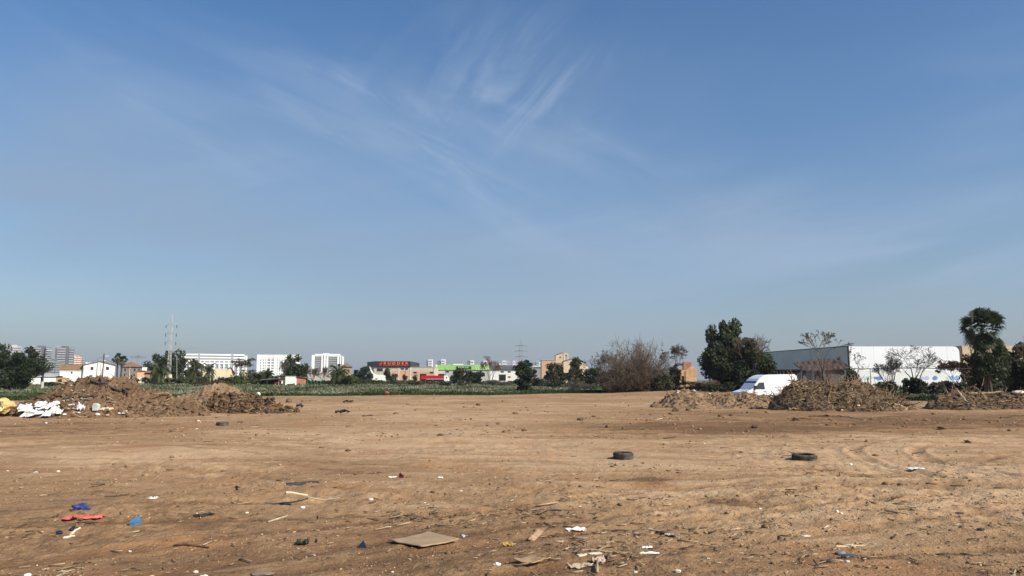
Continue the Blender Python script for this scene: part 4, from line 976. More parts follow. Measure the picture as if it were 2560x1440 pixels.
# ------------------------------------------------------------------ trees and shrubs
L_dark = leafmat('dark evergreen leaves', (.014, .021, .010), (.050, .064, .024))
L_pine = leafmat('pine needles', (.014, .024, .008), (.065, .078, .020))
L_olive = leafmat('olive green leaves', (.03, .036, .015), (.095, .10, .042))
L_brown = leafmat('brown green leaves', (.036, .03, .017), (.105, .09, .052))
L_lime = leafmat('yellow green leaves', (.035, .05, .008), (.11, .13, .025))
L_palm = leafmat('palm leaflets', (.03, .042, .012), (.10, .115, .035))
L_fan = leafmat('fan palm leaves', (.018, .028, .012), (.06, .075, .03))
L_dry = leafmat('dry palm skirt', (.10, .075, .045), (.22, .17, .11))
L_rust = leafmat('rust brown leaves', (.07, .035, .018), (.16, .09, .045))

def leaves(C, rad, n, size, g, flat=.8, outward=None):
    """n leaf quads spread through clumps (centres C, radius rad)"""
    k = g.integers(0, len(C), n)
    v = g.normal(0, 1, (n, 3)); v /= np.linalg.norm(v, axis=1)[:, None]
    r = g.random(n) ** .45
    P = C[k] + v * (rad[k] * r)[:, None] * np.array([1, 1, flat])
    a = g.normal(0, 1, (n, 3)); a /= np.linalg.norm(a, axis=1)[:, None]
    b = np.cross(a, v * .8 + g.normal(0, .5, (n, 3))); b /= np.linalg.norm(b, axis=1)[:, None] + 1e-9
    s = size * g.uniform(.55, 1.35, n)[:, None]
    return np.stack([P - a * s, P - b * s * .55, P + a * s, P + b * s * .55], 1)
def quads(name, V, mat, parent):
    V = V.reshape(-1, 3)
    return link(name, mesh_np(name, V, np.arange(len(V)).reshape(-1, 4)), mat, parent)
def place(pxc, d): x = Xp(pxc, d); return x, tz(x, d)

def broadleaf(name, label, pxc, top, wpx, d, mat, seed, cat='tree', group=None, nclump=26, n=4200, leaf=None, tf=.22, lobes=None, flat=.8, trunk=bark, cr=.17, ybot=None):
    g = np.random.default_rng(seed)
    x, z0 = place(pxc, d); H = Zp(top, d) - z0; Wd = wpx * d / F
    o = empty(name, (x, d, z0 - .05), 0, label, cat, group)
    if lobes is None: lobes = [(0, .5 + tf / 2, .5, (1 - tf) / 2)]           # (offset, height, half width, half height) as parts of width and height
    C = []
    for k in range(nclump):
        lx, lz, lw, lh = lobes[k % len(lobes)]
        v = g.normal(0, 1, 3); v /= np.linalg.norm(v); v *= g.random() ** .4
        C.append((lx * Wd + v[0] * lw * Wd * .82, v[1] * lw * Wd * .8, lz * H + v[2] * lh * H * .82))
    C = np.array(C); rad = cr * (Wd * .6 + H * .4) * g.uniform(.65, 1.3, len(C))
    leaf = leaf or .022 * (Wd + H) / 2 + .05
    V = leaves(C, rad, n, leaf, g, flat)
    pts = V.reshape(-1, 3)
    q = np.percentile(pts, [.6, 99.4], axis=0)
    pts[:, 0] = (pts[:, 0] - (q[0, 0] + q[1, 0]) / 2) * Wd / (q[1, 0] - q[0, 0])
    zlo = tf * H * (.75 if tf > .05 else 0)
    pts[:, 2] = zlo + (pts[:, 2] - q[0, 2]) * (H - zlo) / (q[1, 2] - q[0, 2])
    pts[:, 2] = np.maximum(pts[:, 2], .03)
    quads('crown', pts, mat, o)
    r0 = max(.06, .022 * H + .012 * Wd); mb = MB()
    mb.tube([(0, 0, -.1), (.05 * Wd * g.normal(), 0, H * max(tf, .12)), (.05 * Wd * g.normal(), 0, H * .6)], [r0, r0 * .75, r0 * .35], 7)
    for k in range(6):
        c = C[g.integers(len(C))]; mb.tube([(0, 0, H * max(tf, .12) * .7), (c[0] * .5, c[1] * .5, (H * tf + c[2]) / 2), (c[0] * .95, c[1] * .95, min(c[2], H * .9))], [r0 * .5, r0 * .3, r0 * .12], 5)
    mb.build('trunk', trunk, o)
    return o

def prisms(segs, k=3):
    A = np.array([s[0] for s in segs]); Bp = np.array([s[1] for s in segs]); ra = np.array([s[2] for s in segs]); rb = np.array([s[3] for s in segs])
    t = Bp - A; t /= np.linalg.norm(t, axis=1)[:, None] + 1e-9
    h = np.where(np.abs(t[:, 2:3]) < .9, np.array([[0, 0, 1.]]), np.array([[1., 0, 0]]))
    u = np.cross(t, h); u /= np.linalg.norm(u, axis=1)[:, None]; v = np.cross(t, u)
    V = np.zeros((len(segs), 2 * k, 3))
    for i in range(k):
        a = 2 * PI * i / k; w = u * math.cos(a) + v * math.sin(a)
        V[:, i] = A + w * ra[:, None]; V[:, k + i] = Bp + w * rb[:, None]
    fc = np.array([(i, (i + 1) % k, k + (i + 1) % k, k + i) for i in range(k)])
    return V.reshape(-1, 3), (fc[None] + (np.arange(len(segs)) * 2 * k)[:, None, None]).reshape(-1, 4)
def bare(name, label, pxc, top, wpx, d, seed, mat=twig, stems=1, levels=6, spread=.55, nb=(2, 4), cat='tree', group=None, rtip=.012, r0=None, tips=0, tipmat=None, droop=0., up=.12, bot=0.):
    rr = random.Random(seed)
    x, z0 = place(pxc, d); H = Zp(top, d) - z0; Wd = wpx * d / F
    o = empty(name, (x, d, z0 - .05), 0, label, cat, group)
    big, fine, ends = [], [], []
    def grow(p, dr, ln, r, lv):
        q = p
        for s in range(2):
            dr = (dr + Vector((rr.gauss(0, .14), rr.gauss(0, .14), rr.gauss(0, .08) + up * (1 if lv < 3 else -droop)))).normalized()
            e = q + dr * ln / 2; (big if lv < 2 else fine).append((q[:], e[:], r, r * .82)); q = e; r *= .82
            if lv >= 2 and s == 0 and rr.random() < .6:
                sd_ = (dr + Vector((rr.gauss(0, spread), rr.gauss(0, spread), rr.gauss(.1, .3)))).normalized(); f_ = q + sd_ * ln * .5; fine.append((q[:], f_[:], r * .5, r * .3))
        if lv >= levels: ends.append(q[:]); return
        for k in range(rr.randint(*nb)):
            nd_ = (dr + Vector((rr.gauss(0, spread), rr.gauss(0, spread), rr.gauss(.05, spread * .5)))).normalized()
            grow(q, nd_, ln * rr.uniform(.62, .88), r * .68, lv + 1)
    for s in range(stems):
        a = 2 * PI * s / stems + rr.random(); l = .0 if stems == 1 else .35
        grow(Vector((.12 * math.cos(a) * (stems > 1), .12 * math.sin(a) * (stems > 1), 0)), Vector((l * math.cos(a), l * math.sin(a), 1)).normalized(), 1.6, .1, 0)
    al = np.array([s[1] for s in big + fine]); q = np.percentile(al, [.8, 99.2], axis=0)
    sx_ = Wd / (q[1, 0] - q[0, 0]); sy = Wd / (q[1, 1] - q[0, 1]) * .95; sz = H / np.percentile(al[:, 2], 99.4); x_m = (q[0, 0] + q[1, 0]) / 2
    rs = (r0 or .018 * H + .02) / .1
    def T(sg): return [((a[0] * sx_ - x_m * sx_ * min(a[2] * sz / H, 1), a[1] * sy, a[2] * sz), (b[0] * sx_ - x_m * sx_ * min(b[2] * sz / H, 1), b[1] * sy, b[2] * sz), max(r * rs, rtip), max(t * rs, rtip * .8)) for a, b, r, t in sg]
    big, fine = T(big), T(fine)
    V, Q = prisms(big, 6); link('trunk', mesh_np('trunk', V, Q), bark if mat is not twigpale else mat, o)
    V, Q = prisms(fine, 3); link('twigs', mesh_np('twigs', V, Q), mat, o)
    if tips:
        g = np.random.default_rng(seed); E = np.array(ends); E = np.stack([E[:, 0] * sx_ - x_m * sx_ * np.minimum(E[:, 2] * sz / H, 1), E[:, 1] * sy, E[:, 2] * sz], 1)
        quads('seed_clusters', leaves(E, np.full(len(E), tips), len(E) * 5, tips * .5, g), tipmat or L_brown, o)
    return o

def bush(name, label, pxc, top, wpx, d, seed, mat=twig, n=260, cat='bush', rtip=.012, r0=.05, side=7):
    """rounded leafless bush: long shoots fanning from a stool, each with side twigs"""
    g = np.random.default_rng(seed)
    x, z0 = place(pxc, d); H = Zp(top, d) - z0; Wd = wpx * d / F
    o = empty(name, (x, d, z0 - .05), 0, label, cat)
    big, fine = [], []
    for k in range(n):
        v = g.normal(0, 1, 3); v[2] = abs(v[2]) * .95 - .3; v /= np.linalg.norm(v)
        s = g.uniform(.68, 1.0) * (1 + .06 * math.sin(5 * math.atan2(v[1], v[0]) + seed) + .04 * g.normal())
        E = np.array([v[0] * Wd / 2, v[1] * Wd / 2, H * (.30 + .70 * v[2])]) * [s, s, min(s, 1.02)]
        E[2] = max(E[2], .3)
        A = np.array([g.normal(0, .05) * Wd, g.normal(0, .05) * Wd, 0]); Mx = np.array([A[0] + (E[0] - A[0]) * .35, A[1] + (E[1] - A[1]) * .35, E[2] * .42])
        P = [(1 - t) ** 2 * A + 2 * t * (1 - t) * Mx + t * t * E + g.normal(0, .012 * H, 3) * (0 < t < 1) for t in np.linspace(0, 1, 8)]
        r = r0 * g.uniform(.5, 1.2)
        for i in range(7):
            (big if i < 3 else fine).append((P[i], P[i + 1], max(r * (1 - i / 7.5), rtip), max(r * (1 - (i + 1) / 7.5), rtip * .8)))
        for q in range(side):
            i = g.integers(2, 8); t0 = P[i] - P[i - 1]; l = np.linalg.norm(t0); dv = t0 / l + g.normal(0, .8, 3) + [0, 0, .1]; dv /= np.linalg.norm(dv)
            e1 = P[i] + dv * H * g.uniform(.05, .13); e2 = e1 + (dv + g.normal(0, .35, 3)) * H * g.uniform(.03, .08)
            fine.append((P[i], e1, rtip * 1.2, rtip)); fine.append((e1, e2, rtip, rtip * .7))
    top_ = np.percentile([f[1][2] for f in fine], 99.8); kz = H / top_
    T = lambda sg: [((a[0], a[1], a[2] * kz), (b[0], b[1], b[2] * kz), r, q) for a, b, r, q in sg]
    V, Q = prisms(T(big), 5); link('stems', mesh_np('stems', V, Q), mat, o)
    V, Q = prisms(T(fine), 3); link('twigs', mesh_np('twigs', V, Q), mat, o)
    return o

def fan_palm(name, label, pxc, top, wpx, d, seed, group=None, nf=46, skirt=.25, stems=1, tr=.2):
    g = np.random.default_rng(seed)
    x, z0 = place(pxc, d); H = Zp(top, d) - z0; Rr = wpx * d / F / 2
    o = empty(name, (x, d, z0 - .05), 0, label, 'palm', group)
    V, D = [], []
    for st in range(stems):
        ox = (st - (stems - 1) / 2) * Rr * .7; hz = H - Rr * 1.02 - (st % 2) * Rr * .35
        MB().tube([(ox * .7, 0, 0), (ox * .9, .05, hz * .5), (ox, 0, hz)], [tr * 1.3, tr, tr * .9], 9).build('trunk', bark, o)
        for k in range(nf):
            az = g.uniform(0, 2 * PI); el = g.uniform(-.9, 1.5) if k > nf * skirt else g.uniform(-1.45, -.9)
            dead = k <= nf * skirt
            pet = Rr * g.uniform(.2, .6) * (.7 if dead else 1)
            dr = np.array([math.cos(az) * math.cos(el), math.sin(az) * math.cos(el), math.sin(el)])
            p0 = np.array([ox, 0, hz]); p1 = p0 + dr * pet
            sd_ = np.cross(dr, [0, 0, 1.]); sd_ /= np.linalg.norm(sd_) + 1e-9; nrm = np.cross(sd_, dr); tw = g.normal(0, .75); sd_, nrm = sd_ * math.cos(tw) + nrm * math.sin(tw), nrm * math.cos(tw) - sd_ * math.sin(tw)
            out = D if dead else V
            out.append([p0 - sd_ * .03, p0 + sd_ * .03, p1 + sd_ * .02, p1 - sd_ * .02])
            fl = Rr * g.uniform(.38, .52)
            for j in range(15):
                a = (j - 7) / 7 * 1.25
                t = dr * math.cos(a) + sd_ * math.sin(a); w = np.cross(t, nrm) * fl * .048
                m1 = p1 + t * fl * .62 + np.array([0, 0, -.03 * fl]); m2 = p1 + t * fl * .9 + np.array([0, 0, -fl * g.uniform(.1, .45)])
                out.append([p1 - w * .3, p1 + w * .3, m1 + w, m1 - w]); out.append([m1 - w, m1 + w, m2 + w * .15, m2 - w * .15])
    V = np.array(V)
    quads('fronds', V, L_fan, o)
    if len(D): quads('dead_fronds', np.array(D), L_dry, o)
    return o
def feather_palm(name, label, pxc, top, wpx, d, seed, mat=None, nf=34, group=None):
    g = np.random.default_rng(seed)
    x, z0 = place(pxc, d); H = Zp(top, d) - z0; Rr = wpx * d / F / 2
    o = empty(name, (x, d, z0 - .05), 0, label, 'palm', group)
    hz = H * .48; V = []
    MB().tube([(0, 0, 0), (0, 0, hz)], [.32, .26], 9).build('trunk', bark, o)
    for k in range(nf):
        az = g.uniform(0, 2 * PI); el = g.uniform(-.1, 1.4); ln = Rr * g.uniform(1.0, 1.35)
        h = np.array([math.cos(az), math.sin(az), 0]); p = np.array([0, 0, hz]); ang = el; pr = p
        sd_ = np.array([-h[1], h[0], 0])
        for s in range(12):
            t = h * math.cos(ang) + np.array([0, 0, math.sin(ang)]); p = pr + t * ln / 12
            V.append([pr - sd_ * .03, pr + sd_ * .03, p + sd_ * .025, p - sd_ * .025])
            L = ln * .27 * math.sin(PI * (s + 1.2) / 13.5) ** .6
            for sg in (-1, 1):
                e = p + (sd_ * sg * .8 + t * .55 + np.array([0, 0, -.28])) * L * g.uniform(.8, 1.1)
                V.append([pr, p, e + t * .03, e - t * .03]); 
            pr = p; ang -= .115 + .03 * g.random()
    V = np.array(V); k_ = np.percentile(V[..., 2], 99.5); V[..., 2] = hz + (V[..., 2] - hz) * (H - hz) / max(k_ - hz, .1); V[..., 2] = np.maximum(V[..., 2], .1)
    quads('fronds', V, mat or L_palm, o)
    return o

# left
broadleaf('evergreen_tree', 'big dark spreading evergreen at the far left, before the grey towers', 36, 868, 146, 140, L_dark, 1, n=20000, nclump=70, tf=.03, lobes=[(-.2, .55, .35, .42), (.05, .6, .36, .4), (.2, .5, .32, .40), (.05, .3, .48, .28), (0, .2, .4, .2)], leaf=.19, cr=.13)
broadleaf('pine_tree', 'tall dark round headed pine right beside the lattice pylon', 428, 877, 62, 245, L_pine, 2, n=3400, tf=.12, leaf=.34)
broadleaf('pine_tree', 'lower dark pine just left of the lattice pylon', 384, 887, 46, 248, L_pine, 3, n=2500, tf=.12, leaf=.34)
feather_palm('feather_palm', 'yellow green feather palm at the left foot of the lattice pylon', 399, 902, 46, 212, 4)
fan_palm('fan_palm', 'twin stemmed fan palm standing at the right end of the farmhouse', 297, 878, 33, 205, 5, nf=40, stems=2, tr=.24)
feather_palm('feather_palm', 'tall dark feather palm left of the cream house front', 487, 896, 42, 235, 6, L_olive)
broadleaf('leafy_tree', 'dark bushy tree filling in below the tall dark feather palm', 484, 908, 44, 240, L_olive, 7, n=2000, tf=.06, leaf=.32)
feather_palm('feather_palm', 'smaller dark feather palm right in front of the cream house front', 522, 907, 34, 228, 8, L_olive)
bare('leafless_tree', 'brownish half bare tree before the right end of the long white block', 606, 897, 50, 250, 9, twigred, levels=5, rtip=.035, tips=.5, tipmat=L_brown)
broadleaf('pine_tree', 'dark round headed pine before the middle white apartment block', 737, 889, 56, 235, L_pine, 10, n=3200, tf=.1, lobes=[(-.1, .62, .36, .36), (.24, .5, .28, .32), (0, .32, .5, .26)], leaf=.32)
bare('leafless_tree', 'grey bare tree left of the pine before the middle white block', 711, 902, 26, 228, 11, twigpale, levels=5, rtip=.03)
broadleaf('cypress_tree', 'thin dark conifer right of the pine before the middle white block', 765, 909, 12, 232, L_dark, 12, n=700, tf=.04, leaf=.25)
broadleaf('shrub', 'yellow green rounded shrub left of the open lean-to', 588, 939, 62, 200, L_lime, 13, 'shrub', n=2600, tf=.02, leaf=.22)
broadleaf('shrub', 'dark green hedge clump behind the open lean-to', 643, 927, 76, 212, L_olive, 14, 'shrub', n=3000, tf=.02, leaf=.24)
feather_palm('feather_palm', 'small green palm tuft behind the roof of the open lean-to', 670, 922, 32, 206, 15, L_palm)
broadleaf('shrub', 'grey olive rounded shrub left of the yellow green shrub', 556, 943, 36, 205, L_brown, 16, 'shrub', n=1300, tf=.02, leaf=.2)
for i, (p, t, w) in enumerate(((782, 920, 26), (806, 916, 30), (829, 922, 24))):
    bare('leafless_shrub', ['dark leafless shrub nearest the green tarpaulin', 'tallest leafless shrub before the low garden wall', 'leafless shrub close left of the wide feather palm'][i], p, t, w, 222, 30 + i, twig, stems=3, levels=5, rtip=.03, cat='shrub')
feather_palm('feather_palm', 'wide feather palm in front of the tan hipped roof house', 846, 911, 48, 198, 17, L_palm, nf=46)
broadleaf('round_tree', 'neat dark round tree left of the red lettered signboard', 908, 917.5, 46, 215, L_dark, 18, n=3000, tf=.10, leaf=.22, cr=.14)
broadleaf('shrub', 'low green palm scrub below the neat round tree', 876, 938, 44, 195, L_palm, 19, 'shrub', n=1600, tf=.02, leaf=.26)
broadleaf('leafy_tree', 'dark grey green tree before the beige part of the signboard warehouse', 976, 922, 32, 245, L_olive, 20, n=2000, tf=.12, lobes=[(-.15, .62, .34, .36), (.25, .42, .3, .26)], leaf=.3)
for i, (p, t, w) in enumerate(((1012.5, 936, 13), (1037.5, 936.5, 12))):
    broadleaf('lollipop_tree', ['small round clipped tree under the narrow windows of the salmon wall', 'small round clipped tree left of the red lorry'][i], p, t, w, 286, L_brown, 40 + i, n=500, tf=.35, leaf=.24)
broadleaf('leafy_tree', 'dark rounded tree left before the green fascia warehouse', 1146, 922, 36, 205, L_olive, 21, n=2600, tf=.08, leaf=.25)
broadleaf('leafy_tree', 'wide dark low tree below the stripes of the green fascia', 1184, 928, 50, 200, L_dark, 22, n=2600, tf=.22, leaf=.24)
bare('leafless_tree', 'reddish leafless tree in front of the right end of the green fascia', 1226, 890, 50, 198, 23, twigred, stems=2, levels=6, rtip=.025)
broadleaf('conifer', 'small dark dense conifer alone at the edge of the dirt lot', 1313, 902, 49, 131, L_dark, 24, n=11000, nclump=60, tf=.02, lobes=[(0, .66, .40, .32), (.02, .6, .46, .34), (-.03, .5, .44, .3), (0, .3, .30, .26), (-.02, .14, .18, .16)], leaf=.12, cr=.12)
broadleaf('leafy_tree', 'brown green tree left before the peach farm building', 1376, 908, 36, 178, L_brown, 25, n=2200, tf=.08, leaf=.22)
broadleaf('cypress_tree', 'narrow dark cypress before the dark bay of the peach farm building', 1402, 913, 22, 172, L_dark, 26, n=1300, tf=.04, leaf=.2)
broadleaf('leafy_tree', 'green tree covering the right wing of the peach farm building', 1444, 896, 40, 165, L_pine, 27, n=2400, tf=.08, lobes=[(0, .6, .34, .4), (.1, .3, .5, .3)], leaf=.22)
broadleaf('shrub', 'olive shrub between the narrow cypress and the green tree', 1424, 922, 28, 160, L_brown, 28, 'shrub', n=1500, tf=.02, leaf=.18)
broadleaf('shrub', 'dark bushy shrub right of the green tree at the peach building', 1484, 919, 46, 142, L_dark, 29, 'shrub', n=2600, tf=.02, leaf=.18)
bare('leafless_tree', 'grey bare tree at the left flank of the big leafless bush', 1508, 876, 96, 122, 33, twigpale, stems=2, levels=6, rtip=.017)
bush('leafless_bush', 'big rounded brown leafless bush in the middle right of the tree line', 1592, 850, 186, 115, 34, twig, n=430, rtip=.018, r0=.07, side=18)
bush('leafless_shrub', 'brown leafless thicket at the left foot of the big leafless bush', 1545, 893, 110, 113, 36, twig, n=200, rtip=.014, cat='shrub')
for i, (p, t, w, mt) in enumerate(((1525, 925, 52, L_dark), (1572, 930, 60, L_dark), (1625, 928, 56, L_brown))):
    broadleaf('shrub', ['dark shrub at the left foot of the big leafless bush', 'dark undergrowth in the middle below the big leafless bush', 'olive brown undergrowth at the right foot of the big leafless bush'][i], p, t, w, 116 - i, mt, 50 + i, 'shrub', n=2000, tf=.01, leaf=.17)
bare('leafless_tree', 'spindly leafless tree with seed clusters left of the brick hut', 1687, 863, 64, 124, 37, twigpale, levels=5, spread=.5, rtip=.02, tips=.22, up=.2)
broadleaf('shrub', 'tall dark shrub left of the sunlit brick hut', 1686, 915, 30, 114, L_dark, 38, 'shrub', n=2200, tf=.02, leaf=.15)
broadleaf('shrub', 'olive green shrub in front of the spindly leafless tree', 1658, 934, 48, 111, L_olive, 39, 'shrub', n=2200, tf=.01, leaf=.15)
bare('leafless_shrub', 'low dark bramble at the foot of the sunlit brick hut', 1718, 951, 52, 118, 40, twigred, stems=6, levels=4, rtip=.016, cat='shrub')
broadleaf('pine_tree', 'tall bright topped pine rising behind the big dark evergreen by the van', 1814, 807, 80, 116, L_pine, 41, n=9000, nclump=34, tf=.42, lobes=[(-.05, .8, .42, .2), (.12, .72, .36, .22), (-.1, .66, .36, .16)], leaf=.2, cr=.12)
broadleaf('evergreen_tree', 'big dark bushy evergreen behind the white delivery van', 1846, 848, 172, 112, L_dark, 42, n=32000, nclump=110, tf=.02, lobes=[(0, .45, .5, .42), (-.14, .58, .36, .38), (.10, .58, .38, .38), (.27, .42, .24, .32), (-.27, .36, .22, .30), (0, .25, .5, .25)], leaf=.16, cr=.105)
bare('leafless_tree', 'brown bare tree grown into the right side of the big bushy evergreen', 1878, 838, 92, 110, 43, twig, levels=6, rtip=.014)
bare('leafless_tree', 'slender leafless tree with seed clusters before the grey warehouse wall', 2072, 829, 104, 93, 44, twig, levels=5, spread=.42, nb=(2, 3), rtip=.024, tips=.20, tipmat=L_brown, up=.22, r0=.23)
bare('leafless_tree', 'leafless tree leaning over the left edge of the white warehouse front', 2140, 868, 60, 100, 45, twig, levels=5, spread=.5, nb=(2, 3), rtip=.014, tips=.12, tipmat=L_brown)
broadleaf('shrub', 'cone shaped dark green shrub at the corner of the ruined house', 2131, 921, 38, 88, L_olive, 46, 'shrub', n=2400, tf=.01, lobes=[(0, .66, .3, .3), (0, .3, .5, .3)], leaf=.13)
bush('leafless_shrub', 'red brown bramble mass covering the roof of the ruined house', 2066, 893, 112, 98.6, 47, twigred, n=60, rtip=.014, side=9, cat='shrub')
bare('leafless_tree', 'wide leafless tree in front of the white warehouse front', 2286, 864, 122, 95, 48, twigpale, stems=2, levels=6, nb=(2, 3), spread=.55, rtip=.019, r0=.18)
bare('leafless_tree', 'smaller leafless tree left of the wide one before the white front', 2222, 889, 74, 97, 49, twigpale, stems=3, levels=5, nb=(2, 4), spread=.5, rtip=.018)
broadleaf('shrub', 'dark green spiky shrub below the wide leafless tree', 2283, 945, 62, 92, L_dark, 53, 'shrub', n=2600, tf=.0, leaf=.16)
broadleaf('shrub', 'low green shrub at the foot of the smaller leafless tree', 2215, 953, 66, 100, L_olive, 54, 'shrub', n=1700, tf=.0, leaf=.15)
bare('rusty_tree', 'small tree with rust brown leaves at the right end of the white front', 2386, 903, 60, 102, 55, twigred, levels=5, spread=.55, rtip=.014, tips=.3, tipmat=L_rust)
broadleaf('shrub', 'dark shrub below the small rust leaved tree', 2372, 952, 56, 98, L_dark, 56, 'shrub', n=1500, tf=.0, leaf=.16)
fan_palm('fan_palm', 'tall fan palm above the trees at the right edge', 2464, 757, 132, 75.6, 66, nf=66, skirt=.16, tr=.19)
broadleaf('leafy_tree', 'green leafy tree growing around the trunk of the tall fan palm', 2478, 850, 88, 75.2, L_fan, 58, n=5600, nclump=44, tf=.50, lobes=[(-.05, .8, .42, .2), (.12, .72, .4, .2), (0, .62, .36, .12)], leaf=.115, cr=.11)
broadleaf('leafy_tree', 'thin leaved sapling left of the fan palm trunk', 2436, 885, 62, 79, L_brown, 59, n=900, nclump=22, tf=.15, leaf=.15, cr=.10)
broadleaf('evergreen_tree', 'black green dense tree at the right edge below the fan palm', 2560, 868, 140, 80, L_dark, 60, n=18000, nclump=50, tf=.02, leaf=.16, cr=.13)
bare('leafless_tree', 'bare branch tree at the very right edge of the view', 2578, 846, 60, 76, 61, twig, levels=5, rtip=.012)
broadleaf('shrub', 'dark undergrowth at the foot of the fan palm trunk', 2458, 941, 84, 77, L_dark, 62, 'shrub', n=2400, tf=.0, leaf=.14)
# scattered hedgerow shrubs behind the field
hedge = [(1040, 955, 36, 184, L_dark), (1112, 956, 26, 180, L_dark), (1075, 952, 44, 205, L_brown), (995, 952, 40, 214, L_brown), (955, 950, 44, 220, L_olive), (1250, 954, 42, 190, L_brown), (1285, 950, 30, 200, L_olive),
         (1215, 951, 44, 196, L_brown), (918, 947, 40, 205, L_olive), (890, 950, 30, 190, L_lime), (1330, 946, 34, 176, L_brown), (1352, 944, 40, 168, L_dark), (330, 945, 44, 205, L_olive), (372, 943, 40, 208, L_dark), (430, 944, 40, 216, L_olive),
         (462, 938, 40, 214, L_olive), (505, 940, 44, 220, L_olive), (545, 950, 60, 196, L_brown), (410, 955, 60, 190, L_brown), (135, 954, 44, 165, L_olive), (500, 954, 50, 188, L_brown), (1160, 957, 30, 178, L_olive), (1540, 958, 30, 118, L_olive), (700, 936, 40, 218, L_brown),
         (1392, 940, 50, 155, L_dark), (1455, 946, 44, 148, L_olive), (820, 950, 44, 206, L_brown), (780, 957, 20, 186, L_lime), (728, 959, 18, 186.5, L_lime), (1180, 950, 70, 215, L_brown), (1125, 949, 60, 225, L_brown), (1020, 949, 70, 232, L_olive),
         (1800, 955, 70, 106, L_dark), (1750, 957, 50, 112, L_brown), (1880, 945, 60, 108, L_dark), (2170, 958, 50, 96, L_olive), (2330, 955, 50, 97, L_brown), (2410, 955, 40, 90, L_dark)]
where = {L_dark: 'dark green', L_brown: 'brown olive', L_olive: 'grey green', L_lime: 'yellow green'}
for i, (p, t, w, d, mt) in enumerate(hedge):
    side = 'behind the left soil heaps' if p < 560 else 'around the field shack' if p < 850 else 'before the warehouses' if p < 1300 else 'before the peach building' if p < 1560 else 'under the right hand trees'
    broadleaf('hedge_shrub', '%s low hedge shrub %s' % (where[mt], side), p, t, w, d, mt, 100 + i, 'shrub', '%s low hedge shrubs %s' % (where[mt], side), nclump=14, n=750, tf=.0, leaf=.018 * d / 20 + .05)
for i, (p, t, w, d) in enumerate(((1232, 950, 44, 186), (1262, 953, 40, 182), (1440, 953, 62, 132), (1473, 958, 40, 128), (1778, 948, 50, 108))):
    bare('brush_pile', ['grey brown brush heap left before the white workshop', 'low brush heap between the white workshop and the dark conifer', 'pale brush heap before the green tree at the peach building', 'small brush heap left of the big leafless bush', 'dead brush right of the sunlit brick hut'][i], p, t, w, d, 80 + i, twigpale if i != 4 else twig, stems=8, levels=4, spread=.9, rtip=.022, cat='brush', up=-.03)
# ------------------------------------------------------------------ heaps of soil and roots
soil_red = soilmat('brown dug soil', (.10, .06, .036), (.215, .135, .08), (.36, .26, .17))
soil_pale = soilmat('pale tan soil', (.17, .105, .06), (.32, .21, .125), (.46, .34, .22))
soil_dark = soilmat('dark clodded soil', (.07, .042, .026), (.155, .095, .055), (.27, .18, .11))
soil_olive = soilmat('dull root soil', (.085, .058, .034), (.19, .13, .078), (.33, .25, .16))
clodm = {}
def clodmat(key, a, b, c, e):
    return shademat(key, [(0, a), (.5, b), (.85, c), (1, e)], .95)
cl_red = clodmat('brown clods', (.08, .048, .029), (.17, .107, .063), (.25, .165, .10), (.42, .33, .24))
cl_dark = clodmat('dark clods', (.055, .034, .022), (.14, .086, .05), (.22, .145, .09), (.36, .26, .18))
cl_pale = clodmat('tan clods', (.14, .087, .05), (.28, .18, .108), (.38, .27, .17), (.55, .46, .36))
HEAPS = []
